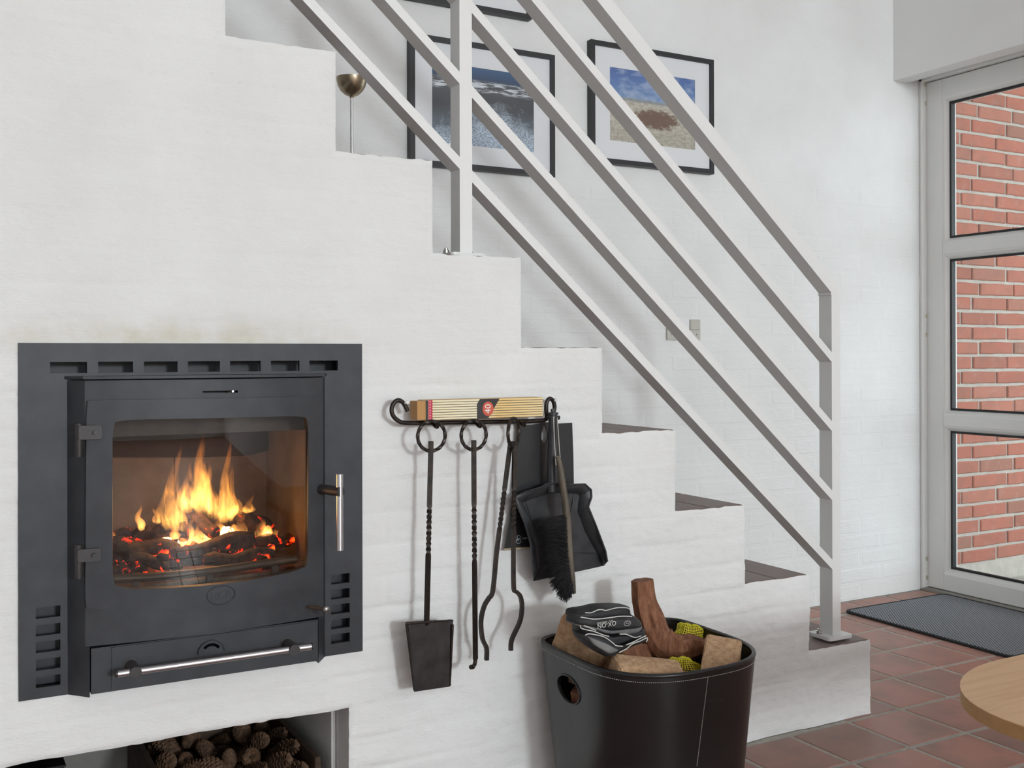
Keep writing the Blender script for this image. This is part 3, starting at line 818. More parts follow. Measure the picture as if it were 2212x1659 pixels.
def flame(base, mid, tip, wpx, y, mat):
    pts = catmull([Vector(base), Vector(mid), Vector(tip)], 10); n = len(pts); ph_ = rf.uniform(0, 6.28); am = .0028 if wpx > 12 else .0012
    pts = [p+Vector((am*math.sin(ph_+i*.55)*min(1, i/8), 0, 0)) for i, p in enumerate(pts)]
    r0 = wpx*PXM*.5
    rad = []
    for i in range(n):
        u = i/(n-1); rad.append(max(.0007, r0*(.55+.9*math.sin(min(1, u*2.6)*math.pi/2)*(1-u)**.75-.5*u)))
    bm = bmesh.new(); add_sweep(bm, pts, rad, seg=12, flat=.7, ref=(1, 0, 0)); return finish('flame', bm, mat, fire, True)
for base, mid, tip, wd, y, m in [((0.432, 0.13, 0.64), (0.4272, 0.13, 0.7099), (0.4453, 0.13, 0.8256), 51.917249999999996, 0.13, 'L'), ((0.4822, 0.13, 0.6689), (0.4793, 0.13, 0.7394), (0.4836, 0.13, 0.8426), 72.36949999999999, 0.13, 'L'), ((0.462, 0.13, 0.6787), (0.4641, 0.13, 0.7238), (0.4723, 0.13, 0.7873), 37.757999999999996, 0.13, 'L'), ((0.4985, 0.13, 0.6676), (0.4925, 0.13, 0.7096), (0.4895, 0.13, 0.7761), 37.757999999999996, 0.13, 'L'), ((0.5356, 0.13, 0.648), (0.5336, 0.13, 0.7068), (0.537, 0.13, 0.8301), 51.917249999999996, 0.13, 'L'), ((0.5149, 0.13, 0.6539), (0.5088, 0.13, 0.696), (0.5038, 0.13, 0.7608), 28.3185, 0.13, 'L'), ((0.5565, 0.13, 0.6632), (0.5555, 0.13, 0.6885), (0.5562, 0.13, 0.7179), 25.171999999999997, 0.13, 'L'), ((0.5755, 0.13, 0.6659), (0.584, 0.13, 0.6822), (0.5964, 0.13, 0.7047), 33.03825, 0.13, 'L'), ((0.3694, 0.13, 0.6493), (0.3627, 0.13, 0.672), (0.3647, 0.13, 0.7041), 17.4902, 0.13, 'S'), ((0.3995, 0.13, 0.66), (0.3957, 0.13, 0.6755), (0.3904, 0.13, 0.6962), 16.926, 0.13, 'S'), ((0.4629, 0.13, 0.623), (0.464, 0.13, 0.6497), (0.4677, 0.13, 0.6803), 14.105, 0.13, 'S'), ((0.4964, 0.13, 0.6201), (0.4934, 0.13, 0.639), (0.4887, 0.13, 0.6705), 23.9785, 0.13, 'S'), ((0.4781, 0.13, 0.6237), (0.4771, 0.13, 0.6424), (0.4792, 0.13, 0.665), 11.284, 0.13, 'S'), ((0.5273, 0.13, 0.6215), (0.5232, 0.13, 0.6407), (0.5191, 0.13, 0.666), 25.389000000000003, 0.13, 'S'), ((0.47, 0.13, 0.6079), (0.472, 0.13, 0.6243), (0.4761, 0.13, 0.6466), 73.346, 0.13, 'S'), ((0.6138, 0.13, 0.6119), (0.6138, 0.13, 0.629), (0.6106, 0.13, 0.6526), 42.315, 0.13, 'S'), ((0.6267, 0.13, 0.6151), (0.6354, 0.13, 0.6229), (0.6441, 0.13, 0.6264), 25.389000000000003, 0.13, 'S'), ((0.5966, 0.13, 0.5816), (0.5955, 0.13, 0.5944), (0.5934, 0.13, 0.6116), 31.031000000000002, 0.13, 'S'), ((0.5649, 0.13, 0.6246), (0.5628, 0.13, 0.6374), (0.5649, 0.13, 0.6562), 39.494, 0.13, 'S'), ((0.3132, 0.13, 0.6222), (0.3114, 0.13, 0.6383), (0.3127, 0.13, 0.66), 15.515500000000001, 0.13, 'S'), ((0.3732, 0.13, 0.5986), (0.3728, 0.13, 0.6127), (0.3717, 0.13, 0.633), 10.719800000000001, 0.13, 'S'), ((0.3994, 0.13, 0.589), (0.3916, 0.13, 0.6009), (0.3868, 0.13, 0.6195), 8.463, 0.13, 'S'), ((0.3593, 0.13, 0.6019), (0.3582, 0.13, 0.6101), (0.3578, 0.13, 0.6221), 7.8988, 0.13, 'S'), ((0.3406, 0.13, 0.5977), (0.3368, 0.13, 0.606), (0.3345, 0.13, 0.6142), 6.7704, 0.13, 'S'), ((0.4083, 0.13, 0.6217), (0.4162, 0.13, 0.6251), (0.4241, 0.13, 0.6274), 19.747, 0.13, 'S'), ((0.4399, 0.13, 0.6271), (0.436, 0.13, 0.6417), (0.434, 0.13, 0.6603), 31.031000000000002, 0.13, 'S'), ((0.546, 0.13, 0.6241), (0.5377, 0.13, 0.6311), (0.5335, 0.13, 0.644), 33.852, 0.13, 'S'), ((0.5585, 0.13, 0.5957), (0.5554, 0.13, 0.6086), (0.5512, 0.13, 0.6216), 6.7704, 0.13, 'S')]:
    if m == 'S': flame(base, mid, tip, wd, y, FLS)
    else:
        for j in range(4):      # each broad flame is a bundle of licking tongues
            q = (0, -.34, .30, rf.uniform(-.2, .2))[j]; s = wd*PXM
            h = (1, rf.uniform(.55, .8), rf.uniform(.5, .75), rf.uniform(.75, .92))[j]
            B_, M_, T_ = Vector(base), Vector(mid), Vector(tip)
            B2 = B_+Vector((q*s, rf.uniform(-.02, .02), rf.uniform(0, .01))); T2 = B_+(T_-B_)*h+Vector((q*s*.5+rf.uniform(-.006, .006), rf.uniform(-.02, .02), 0)); M2 = B_+(M_-B_)*h+Vector((q*s*1.15+rf.uniform(-.006, .006), 0, 0))
            flame(B2, M2, T2, wd*(.62 if j == 0 else rf.uniform(.34, .5)), y, FLM)
l = bpy.data.lights.new('firelight', 'POINT'); l.energy = 1.1; l.color = (1, .52, .2); l.shadow_soft_size = .05
lo_ = bpy.data.objects.new('firelight', l); link(lo_); lo_.location = (XM, .09, gz0+.13)

# ================================================================== RAILING
rail = thing('stair_railing', (1.6, .065, .2), 'white square-tube stair railing with five sloping rails and bolted posts', 'railing')
PY0, PY1 = .040, .087
SL = .885
def post(x0, x1, zbase, ztop, cut):
    bm = bmesh.new()
    pts = [(x0, zbase), (x1, zbase), (x1, ztop), (x0, ztop+cut)]
    add_plate(bm, pts, [], PY0, PY1); o = finish('post', bm, WHITE_METAL, rail)
    xc, yc = (x0+x1)/2, (PY0+PY1)/2
    plate('base_plate', rrect(xc-.045, xc+.045, yc-.042, yc+.042, .010, 4), [], zbase-.009, zbase, WHITE_METAL, o, 'z')
    for bx_, by_ in ((xc-.034, yc+.01), (xc+.033, yc+.022)):
        b = lathe('anchor_bolt', [(0, 0), (.0095, 0), (.0095, .0015), (.0068, .002), (.0068, .008), (.004, .009), (.004, .013), (.002, .0145), (0, .0145)], (bx_, by_, zbase), CHROME, o, 12)
    lathe('shim', [(0, -.004), (.012, -.004), (.012, 0), (0, 0)], (xc-.03, yc-.02, zbase-.009), CHROME, o, 12)
    return o
zl = .402; xl = 2.182
def zr(x, k): return zl+.1915*k+(xl-x)*SL
p2 = post(2.1805, 2.2120, ZT[0]+.017, zr(2.212, 4)+.047, .0285)
p1 = post(1.0355, 1.0665, ZT[5]+.0085, zr(1.0355, 4)+.02, 0)
XTOP = -.22
for k in range(5):
    th = .027 if k < 4 else .047
    for xa, xb_ in ((XTOP, 1.0355), (1.0665, 2.1805)):
        bm = bmesh.new()
        add_plate(bm, [(xa, zr(xa, k)), (xb_, zr(xb_, k)), (xb_, zr(xb_, k)+th), (xa, zr(xa, k)+th)], [], PY0, PY1)
        finish('handrail' if k == 4 else 'rail', bm, WHITE_METAL, rail)
box('weld_collar', 2.1775, 2.1805, PY0-.001, PY1, zr(2.18, 4)-.006, zr(2.18, 4), WHITE_METAL, p2)

# ================================================================== PICTURES
def sea_mat():
    m, t, p = new_mat('photo_breaking_waves'); p.inputs['Roughness'].default_value = .35
    g = coord(t, 'Generated'); s = t.nodes.new('ShaderNodeSeparateXYZ'); t.links.new(g, s.inputs[0]); z = s.outputs[2]
    mp = nd(t, 'ShaderNodeMapping', ins={'Scale': (3, 1, 3)}); t.links.new(g, mp.inputs[0]); v = mp.outputs[0]
    mp2 = nd(t, 'ShaderNodeMapping', ins={'Scale': (2.5, 1, 12)}); t.links.new(g, mp2.inputs[0]); v2 = mp2.outputs[0]
    base = ramp(t, z, [(0, (.10, .16, .24)), (.30, (.12, .15, .18)), (.52, (.075, .08, .09)), (.80, (.10, .105, .115)), (.86, (.045, .085, .16)), (1, (.07, .14, .27))])
    # breaking foam: dense low down, a spray plume rising right of centre, bands near the horizon
    plume = math_(t, 'MULTIPLY', math_(t, 'SUBTRACT', .42, math_(t, 'ABSOLUTE', math_(t, 'SUBTRACT', s.outputs[0], .62))), .55)
    edge = math_(t, 'ADD', math_(t, 'ADD', .36, plume), math_(t, 'MULTIPLY', math_(t, 'SUBTRACT', noise(t, 2.2, 6, v, .7), .5), .75))
    foam = math_(t, 'MULTIPLY', math_(t, 'SUBTRACT', edge, z), 4, True)
    grain = ramp(t, noise(t, 16, 8, v, .8), [(.42, (.1, .1, .1)), (.56, (1, 1, 1))])
    base = mixc(t, math_(t, 'MULTIPLY', foam, grain), base, (.62, .72, .84))
    spray = math_(t, 'MULTIPLY', ramp(t, noise(t, 30, 6, v, .8), [(.57, (0, 0, 0)), (.68, (1, 1, 1))]), math_(t, 'MULTIPLY', math_(t, 'SUBTRACT', math_(t, 'ADD', edge, .2), z), 4, True))
    base = mixc(t, spray, base, (.70, .78, .86))
    bz = math_(t, 'ABSOLUTE', math_(t, 'SUBTRACT', z, .76)); band = math_(t, 'MULTIPLY', math_(t, 'SUBTRACT', .085, bz), 25, True)
    base = mixc(t, math_(t, 'MULTIPLY', band, ramp(t, noise(t, 2.3, 6, v2, .65), [(.47, (0, 0, 0)), (.56, (1, 1, 1))])), base, (.72, .77, .82))
    t.links.new(base, p.inputs['Base Color']); return m
def dune_mat():
    m, t, p = new_mat('photo_sand_dunes'); p.inputs['Roughness'].default_value = .35
    g = coord(t, 'Generated'); s = t.nodes.new('ShaderNodeSeparateXYZ'); t.links.new(g, s.inputs[0]); x, z = s.outputs[0], s.outputs[2]
    mp = nd(t, 'ShaderNodeMapping', ins={'Scale': (2, 1, 3.2)}); t.links.new(g, mp.inputs[0]); v = mp.outputs[0]
    sky = ramp(t, z, [(.55, (.22, .36, .58)), (.75, (.15, .26, .52)), (1, (.09, .16, .42))])
    sky = mixc(t, ramp(t, noise(t, 2.6, 6, v, .6), [(.45, (0, 0, 0)), (.72, (.85, .85, .85))]), sky, (.55, .63, .75))
    land = ramp(t, noise(t, 9, 5, v, .6), [(.3, (.40, .35, .27)), (.7, (.70, .68, .60))])
    dx = math_(t, 'SUBTRACT', x, .52); dz = math_(t, 'SUBTRACT', z, .36)
    d2 = math_(t, 'ADD', math_(t, 'MULTIPLY', math_(t, 'MULTIPLY', dx, dx), 6), math_(t, 'MULTIPLY', math_(t, 'MULTIPLY', dz, dz), 26))
    grass = math_(t, 'MULTIPLY', math_(t, 'SUBTRACT', math_(t, 'ADD', -.42, math_(t, 'MULTIPLY', noise(t, 7, 6, v, .75), 1.9)), d2), 4, True)
    land = mixc(t, math_(t, 'MULTIPLY', grass, .9), land, (.16, .085, .055))
    tuft = math_(t, 'MULTIPLY', ramp(t, noise(t, 45, 5, v, .75), [(.52, (0, 0, 0)), (.6, (1, 1, 1))]), math_(t, 'MULTIPLY', math_(t, 'SUBTRACT', .26, math_(t, 'ADD', z, math_(t, 'MULTIPLY', math_(t, 'SUBTRACT', noise(t, 3, 2, v), .5), .4))), 9, True))
    land = mixc(t, tuft, land, (.13, .12, .09))
    hor = math_(t, 'ADD', .60, math_(t, 'MULTIPLY', math_(t, 'SUBTRACT', noise(t, 3, 3, v), .5), .05))
    fac = math_(t, 'MULTIPLY', math_(t, 'SUBTRACT', z, hor), 60, True)
    base = mixc(t, fac, land, sky)
    far = math_(t, 'MULTIPLY', math_(t, 'SUBTRACT', .03, math_(t, 'ABSOLUTE', math_(t, 'SUBTRACT', z, math_(t, 'SUBTRACT', hor, .012)))), 60, True)
    base = mixc(t, math_(t, 'MULTIPLY', far, .6), base, (.18, .23, .30))
    t.links.new(base, p.inputs['Base Color']); return m
FGLASS = glass_mat('picture_glass', (.98, .98, .98), 1.25)
def picture(x0, x1, z0, z1, ph, label, mat, mx=.068, mz=.068):
    t = thing('framed_photograph', ((x0+x1)/2, YB, z0), label, 'picture', 'framed seaside photographs on the back wall')
    W = .017; ya, yb_ = YB-.026, YB-.001
    plate('frame', rect(x0, x1, z0, z1), [rect(x0+W, x1-W, z0+W, z1-W)], ya, yb_, FRAMEB, t)
    i0, i1, j0, j1 = x0+W+mx, x1-W-mx, z0+W+mz, z1-W-mz
    plate('mat_board', rect(x0+W-.001, x1-W+.001, z0+W-.001, z1-W+.001), [rect(i0, i1, j0, j1)], ya+.0075, ya+.0095, MATBOARD, t)
    box('photograph', i0-.002, i1+.002, ya+.0095, ya+.0105, j0-.002, j1+.002, mat, t)
    box('picture_glass', x0+W-.001, x1-W+.001, ya+.003, ya+.0045, z0+W-.001, z1-W+.001, FGLASS, t)
    return t
SEA = sea_mat()
picture(1.314, 1.846, 1.600, 2.014, 0, 'black-framed photo of a breaking wave under a dark blue sky', SEA, .062, .062)
picture(1.992, 2.535, 1.667, 2.090, 0, 'black-framed photo of sand dunes with brown grass under blue clouds', dune_mat(), .066, .066)
t3 = picture(1.222, 1.756, 2.120, 2.536, 0, 'black frame hung above the breaking-wave photo, only its bottom edge in view', SEA)

# ================================================================== CANDLE STAND ON THE STAIRS
cx_, cy_ = 1.043, .75
cs = thing('candle_stand', (cx_, cy_, ZT[5]), 'slim metal candle stand with rounded bowl standing on the stair tread', 'candle stand')
NICK = plain('aged_brass_nickel', (.36, .29, .20), .28, 1, var=.25, vs=30)
lathe('bowl', [(.040, .057), (.0435, .057), (.043, .050), (.039, .034), (.031, .020), (.019, .009), (.006, .0035), (.005, 0), (0, 0), (0, .008), (.017, .013), (.028, .023), (.036, .036), (.0405, .050), (.040, .057)], (cx_, cy_, 1.730), NICK, cs, 32)
lathe('stem', [(0, 0), (.0042, 0), (.0042, .50), (.0055, .505), (0, .508)], (cx_, cy_, ZT[5]+.012), plain('steel_stem', (.45, .43, .42), .25, 1), cs, 12)
lathe('foot', [(0, 0), (.055, 0), (.055, .004), (.02, .010), (.006, .014), (0, .014)], (cx_, cy_, ZT[5]+.002), NICK, cs, 32)

# ================================================================== WALL SWITCH / SOCKET
so = thing('wall_socket', (2.405, YB, 1.052), 'small pale grey switch and socket plate on the white back wall', 'socket')
SGR = plain('grey_socket_plastic', (.52, .51, .46), .4); SWH = plain('white_switch_plastic', (.83, .83, .84), .35)
for i, (a, m) in enumerate(((2.329, SGR), (2.380, SWH), (2.431, SGR))):
    hl = [] if i == 1 else [[(a+dx_+.0022*math.cos(q), 1.072+.0022*math.sin(q)) for q in np.linspace(0, 2*math.pi, 12, endpoint=False)] for dx_ in (.017, .032)]
    c = plate('socket_module', rrect(a, a+.049, 1.052, 1.128, .002, 3), hl, YB-.010, YB, m, so)
    box('rocker_switch', a+.003, a+.046, YB-.013, YB-.009, 1.090 if i != 1 else 1.055, 1.125, m, c, .0015)

# ================================================================== FIRE TOOLS ON THE WALL
TY = -.035
rack = thing('tool_rack', (1.0272, -0.035, 0.8536), 'black wrought-iron wall rack with curled ends above the fire tools', 'tool rack')
RK = [(0.8753, -0.035, 0.8819), (0.8699, -0.035, 0.8923), (0.863, -0.035, 0.9016), (0.8542, -0.035, 0.9053), (0.8451, -0.035, 0.9009), (0.8394, -0.035, 0.8897), (0.8409, -0.035, 0.876), (0.8511, -0.035, 0.8643), (0.8696, -0.035, 0.8573), (0.931, -0.035, 0.8553), (1.0297, -0.035, 0.8534), (1.1326, -0.035, 0.8516), (1.2, -0.035, 0.8516), (1.216, -0.035, 0.857), (1.2144, -0.035, 0.8747), (1.2158, -0.035, 0.8914), (1.2225, -0.035, 0.9001), (1.2317, -0.035, 0.8965), (1.2368, -0.035, 0.8815), (1.2339, -0.035, 0.8668), (1.2417, -0.035, 0.8579), (1.2489, -0.035, 0.8564)]
PTS = catmull(RK, 5)
sweep('rack_bar', PTS, .0048, IRON, rack, seg=10)
for c in [(0.9305, -0.035, 0.856), (1.0328, -0.035, 0.8537), (1.141, -0.035, 0.8521)]:
    hk = catmull([Vector(c)+Vector((0, 0, -.002)), Vector(c)+Vector((0, -.010, -.004)), Vector(c)+Vector((0, -.020, -.008)), Vector(c)+Vector((0, -.029, -.008)), Vector(c)+Vector((0, -.033, .001))], 4)
    sweep('hook', hk, .0035, IRON, rack, seg=8)
for c in [(0.8698, -0.012, 0.899), (1.2357, -0.012, 0.896)]:
    n_ = cyl('wall_nail', (c[0], .0, c[1+1]), (c[0], -.045, c[2]+.002), .0022, CHROME, rack, 8)
    lathe('nail_head', [(0, -.004), (.0055, -.003), (.0055, .003), (0, .004)], (c[0], -.044, c[2]+.002), WHITE_METAL, n_, 10)

def ring_top(parent, c, rx, rz, y, tilt=0):
    n = 40
    el = [Vector((c[0]+rx*math.cos(a)*math.cos(tilt), y+rx*math.cos(a)*math.sin(tilt), c[1]+rz*math.sin(a))) for a in np.linspace(0, 2*math.pi, n, endpoint=False)]
    bm = bmesh.new(); add_sweep(bm, el, .0040, seg=6, closed=True, ref=(0, 1, 0))
    # rope twist: rotate each square section progressively
    bm.verts.ensure_lookup_table()
    for i in range(n):
        vs = [bm.verts[i*6+j] for j in range(6)]; T = (el[(i+1) % n]-el[i-1]).normalized(); q = Matrix.Rotation(i*math.pi*4/n, 3, T)
        for v in vs: v.co = el[i]+q @ (v.co-el[i])
    return finish('hanging_ring', bm, IRON, parent, True, angle=30)
def shaft(parent, pts, r, t0, t1, turns, name='shaft', n=60, parent_is=None):
    P_ = []
    L_ = [Vector(p) for p in pts]; d = [0]
    for a, b in zip(L_, L_[1:]): d.append(d[-1]+(b-a).length)
    for i in range(n):
        s = d[-1]*i/(n-1); k = max(j for j in range(len(d)) if d[j] <= s+1e-9); k = min(k, len(L_)-2)
        P_.append(L_[k].lerp(L_[k+1], (s-d[k])/(d[k+1]-d[k])))
    tw = lambda u: turns*2*math.pi*max(0, min(1, (u-t0)/(t1-t0)))
    bm = bmesh.new(); add_sweep(bm, P_, r, square=True, twist=tw, ref=(0, 1, 0)); return finish(name, bm, IRON, parent, True, angle=25)
TYs = -.068
# shovel
sh = thing('fire_shovel', (0.9115, -0.068, 0.2958), 'black iron fire shovel with twisted shaft and flat blade hanging on the wall', 'shovel', 'wrought-iron fire tools on the rack')
ring_top(sh, [(0.915, 0.8301)][0], .0315, .0312, TYs)
shaft(sh, [(0.9139, -0.068, 0.8195), (0.9028, -0.068, 0.4362)], .0042, .36, .62, 2.2)
BLD = [(0.8545, 0.4448), (0.8606, 0.4469), (0.9024, 0.4433), (0.9577, 0.4409), (0.9641, 0.439), (0.9608, 0.4233), (0.9579, 0.3018), (0.9548, 0.3), (0.8744, 0.3017), (0.8729, 0.3048)]
bm = bmesh.new(); add_plate(bm, BLD, [], TYs-.002, TYs+.001)
bl = finish('blade', bm, plain('worn_blade_steel', (.055, .048, .047), .45, .7, col2=(.028, .024, .024), vs=25, bs=80), sh)
for a, b in [((0.856, -0.07, 0.4439), (0.873, -0.07, 0.3054)), ((0.9603, -0.07, 0.4307), (0.9559, -0.07, 0.3015)), ((0.8548, -0.07, 0.4468), (0.9614, -0.07, 0.4393))]:
    cyl('blade_flange', Vector(a)+Vector((0, -.003, 0)), Vector(b)+Vector((0, 0, 0)), .0034, IRON, sh, 8, .0016)
# poker
po = thing('fire_poker', (1.0147, -0.068, 0.3329), 'black iron poker with twisted shaft and hooked tip hanging on the wall', 'poker', 'wrought-iron fire tools on the rack')
ring_top(po, [(1.0142, 0.8281)][0], .0300, .0312, TYs)
shaft(po, [(1.0142, -0.068, 0.8172), (1.0145, -0.068, 0.6696), (1.0169, -0.068, 0.3484)], .0042, .30, .55, 2.4)
bp = [(1.017, -0.068, 0.3524), (1.0158, -0.068, 0.3407), (1.0091, -0.068, 0.3357), (1.0003, -0.068, 0.335)]
sweep('hook_tip', catmull([bp[0], bp[1], Vector(bp[2])+Vector((0, -.006, 0)), Vector(bp[3])+Vector((-.004, -.018, .004))], 5), [.0045]*6+[.0045]*5+[.0055]*4+[.004], IRON, po, seg=8)
# tongs
to = thing('fire_tongs', (1.088, -0.068, 0.3363), 'black iron fire tongs with two bowed legs hanging beside the leather sheet', 'tongs', 'wrought-iron fire tools on the rack')
ring_top(to, [(1.1035, 0.8305)][0], .0300, .0315, -.082, R(38))
LEG1 = [(1.1043, -0.068, 0.8114), (1.0786, -0.068, 0.6629), (1.0689, -0.068, 0.5719), (1.0594, -0.068, 0.4906), (1.0497, -0.068, 0.4754), (1.0381, -0.068, 0.4588), (1.0305, -0.068, 0.4284), (1.0338, -0.068, 0.3908), (1.0438, -0.068, 0.3682), (1.0438, -0.068, 0.3426)]
LEG2 = [(1.1063, -0.082, 0.8123), (1.1046, -0.082, 0.6863), (1.1028, -0.082, 0.5758), (1.1032, -0.082, 0.4955), (1.1083, -0.082, 0.4866), (1.119, -0.082, 0.4754), (1.1238, -0.082, 0.4529), (1.1188, -0.082, 0.4204), (1.0983, -0.082, 0.383), (1.0956, -0.082, 0.3598)]
for L_ in (LEG1, LEG2):
    shaft(to, [L_[0]]+[tuple(v) for v in catmull(L_[2:], 5)], .0040, .22, .40, 2.0, 'leg', 90)
cyl('pivot', Vector(LEG1[0])+Vector((0, .006, -.004)), Vector(LEG2[0])+Vector((0, -.008, -.004)), .004, IRON, to, 8)

# long match box lying on the rack
mb = thing('match_box', (1.0395, -0.055, 0.8613), 'long box of fireplace matches printed with a red 40 resting on the rack', 'matchbox')
MX0, MX1 = 0.9045, 1.1899
MZ0, MZ1 = 0.8618, 0.9052
MTX = 0.8861
def match_mat():
    m, t, p = new_mat('printed_matchbox'); p.inputs['Roughness'].default_value = .45
    g = coord(t, 'Generated'); s = t.nodes.new('ShaderNodeSeparateXYZ'); t.links.new(g, s.inputs[0]); x, z = s.outputs[0], s.outputs[2]
    stripe = math_(t, 'FRACT', math_(t, 'MULTIPLY', z, 8.0)); stick = math_(t, 'GREATER_THAN', stripe, math_(t, 'ADD', .16, math_(t, 'MULTIPLY', noise(t, 6, 2, g), .18)))
    wood = ramp(t, x, [(0, (.86, .76, .48)), (.4, (.90, .82, .58)), (.6, (.84, .58, .22)), (1, (.86, .68, .36))])
    base = mixc(t, stick, (.10, .055, .03), wood)
    head = math_(t, 'MULTIPLY', math_(t, 'GREATER_THAN', x, .018), math_(t, 'LESS_THAN', x, .052))
    base = mixc(t, head, base, (.55, .02, .06))
    # slanted dark emblem ground
    xa = math_(t, 'ADD', x, math_(t, 'MULTIPLY', z, -.10))
    em = math_(t, 'MULTIPLY', math_(t, 'GREATER_THAN', x, .42), math_(t, 'LESS_THAN', math_(t, 'ABSOLUTE', math_(t, 'SUBTRACT', xa, .43)), .085))
    base = mixc(t, em, base, (.02, .018, .018))
    ed = math_(t, 'LESS_THAN', x, .016); base = mixc(t, ed, base, (.02, .018, .018))
    t.links.new(base, p.inputs['Base Color']); return m
MB = match_mat()
bm = bmesh.new(); add_box(bm, MX0, MX1, -.062, -.022, MZ0, MZ1, .0008); sleeve = finish('sleeve', bm, plain('matchbox_card', (.62, .42, .20), .6), mb)
box('printed_face', MX0+.0005, MX1-.0005, -.0632, -.0618, MZ0+.0005, MZ1-.0005, MB, sleeve)
box('tray', MTX, MX0+.05, -.0605, -.024, MZ0+.0025, MZ1-.002, plain('brown_card_tray', (.50, .26, .085), .6), mb)
ex, ez = [(1.0513, 0.8834)][0]
disc = [(ex+.0135*math.cos(a), ez+.0155*math.sin(a)) for a in np.linspace(0, 2*math.pi, 28, endpoint=False)]
em = plate('emblem_disc', disc, [], -.0636, -.0630, plain('emblem_red', (.62, .10, .05), .45), sleeve)
text_obj('emblem_number', '40', .0205, Matrix.Translation((ex, -.0639, ez)) @ Matrix.Rotation(R(90), 4, 'X') @ Matrix.Rotation(R(90), 4, 'Z'), plain('emblem_white', (.88, .86, .82), .5), em)
for k in range(7): cyl('match_head', (MX0+.0095, -.0630, MZ0+.005+k*(MZ1-MZ0-.009)/6), (MX0+.0095, -.0638, MZ0+.005+k*(MZ1-MZ0-.009)/6), .0016, plain('match_tip', (.80, .35, .40), .5) if k == 0 else bpy.data.materials['match_tip'], sleeve, 8)

# black leather sheet behind the dustpan
LEA = plain('black_leather', (.016, .016, .017), .38, col2=(.010, .010, .011), vs=15, bs=220, bst=.25, bd=.0008)
ls = thing('leather_sheet', (1.1897, -0.014, 0.5596), 'flat black leather sheet with cut-out grip and small pale emblem hanging behind the dustpan', 'leather sheet')
OUT = [(1.1493, 0.8475), (1.1696, 0.8411), (1.1952, 0.8417), (1.2181, 0.8469), (1.2588, 0.842), (1.2934, 0.8421), (1.2964, 0.7657), (1.2982, 0.6648), (1.2889, 0.5547), (1.1858, 0.5629), (1.1151, 0.5662), (1.127, 0.6255), (1.1389, 0.7002), (1.1463, 0.773)]
HOL = [(1.219, 0.8427), (1.2106, 0.8219), (1.21, 0.8083), (1.2186, 0.7968), (1.2279, 0.8063), (1.2279, 0.8212)]
plate('sheet', OUT, [HOL], -.020, -.016, LEA, ls)
bl_ = [(1.1119, -0.0205, 0.567), (1.1427, -0.0205, 0.5659), (1.1826, -0.0205, 0.564), (1.2307, -0.0205, 0.5606), (1.2834, -0.0205, 0.5563)]
sweep('raw_edge', bl_, .0022, plain('raw_leather_edge', (.42, .34, .22), .8), ls, seg=6)
ex, ez = [(1.1503, 0.5862)][0]
bm = bmesh.new()
for (cz, rr_) in ((.0045, .0052), (-.004, .0065)):
    add_sweep(bm, [(ex+rr_*math.cos(a)*(1 if cz < 0 else .8), -.0205, ez+cz+rr_*.8*math.sin(a)) for a in np.linspace(0, 2*math.pi, 18, endpoint=False)], .0006, seg=4, closed=True)
add_sweep(bm, [(ex+.002*math.cos(a)*a, -.0205, ez-.004+.0015*math.sin(a)*a) for a in np.linspace(.2, 2.6, 10)], .0006, seg=4)
PALE = plain('pale_print', (.45, .52, .56), .6)
emb = finish('emblem_print', bm, PALE, ls)
text_obj('emblem_lettering', 'Com', .0065, Matrix.Translation((ex+.0155, -.0203, ez+.001)) @ Matrix.Rotation(R(90), 4, 'X'), PALE, ls)

# dustpan
dp = thing('dustpan', (1.2658, -0.05, 0.4912), 'black metal dustpan with tube handle hanging over the leather sheet', 'dustpan')
DPM = plain('black_dustpan_enamel', (.030, .032, .036), .34, .2, col2=(.052, .053, .057), vs=35, bs=50, bst=.12)
OR_ = [(1.1154, -0.062, 0.6888), (1.1446, -0.062, 0.698), (1.1837, -0.062, 0.7047), (1.1981, -0.062, 0.7111), (1.2283, -0.062, 0.7113), (1.243, -0.062, 0.7072), (1.3012, -0.062, 0.7047), (1.3175, -0.062, 0.691), (1.3187, -0.062, 0.674), (1.3098, -0.062, 0.6524), (1.3312, -0.062, 0.6063), (1.3565, -0.062, 0.5477), (1.3615, -0.062, 0.5227), (1.374, -0.032, 0.5072), (1.1815, -0.032, 0.4915), (1.1629, -0.062, 0.5186), (1.1584, -0.062, 0.5794), (1.142, -0.062, 0.6309)]
IR_ = [(1.1544, -0.03, 0.6689), (1.176, -0.03, 0.6757), (1.205, -0.03, 0.6811), (1.222, -0.03, 0.6852), (1.2479, -0.03, 0.6856), (1.2627, -0.03, 0.6825), (1.3016, -0.03, 0.6799), (1.3066, -0.03, 0.6731), (1.3028, -0.03, 0.6595), (1.3002, -0.03, 0.6384), (1.3216, -0.03, 0.5897), (1.3548, -0.03, 0.5362), (1.3663, -0.03, 0.5157), (1.3676, -0.03, 0.508), (1.1874, -0.03, 0.4936), (1.1996, -0.03, 0.5153), (1.1998, -0.03, 0.5675), (1.183, -0.03, 0.619)]
bm = bmesh.new()
A = [bm.verts.new(p) for p in OR_]; B = [bm.verts.new(p) for p in IR_]
for j in range(18): bm.faces.new((A[j], A[(j+1) % 18], B[(j+1) % 18], B[j]))
cen = [bm.verts.new(p) for p in [(1.2502, -0.026, 0.6575), (1.2624, -0.026, 0.593), (1.2778, -0.027, 0.5005)]]
def fan(idx, c):
    for a, b in zip(idx, idx[1:]): bm.faces.new((B[a], B[b], cen[c]))
fan([17, 0, 1, 2, 3, 4, 5, 6, 7, 8, 9], 0); bm.faces.new((B[9], cen[1], cen[0])); bm.faces.new((cen[0], cen[1], B[17]))
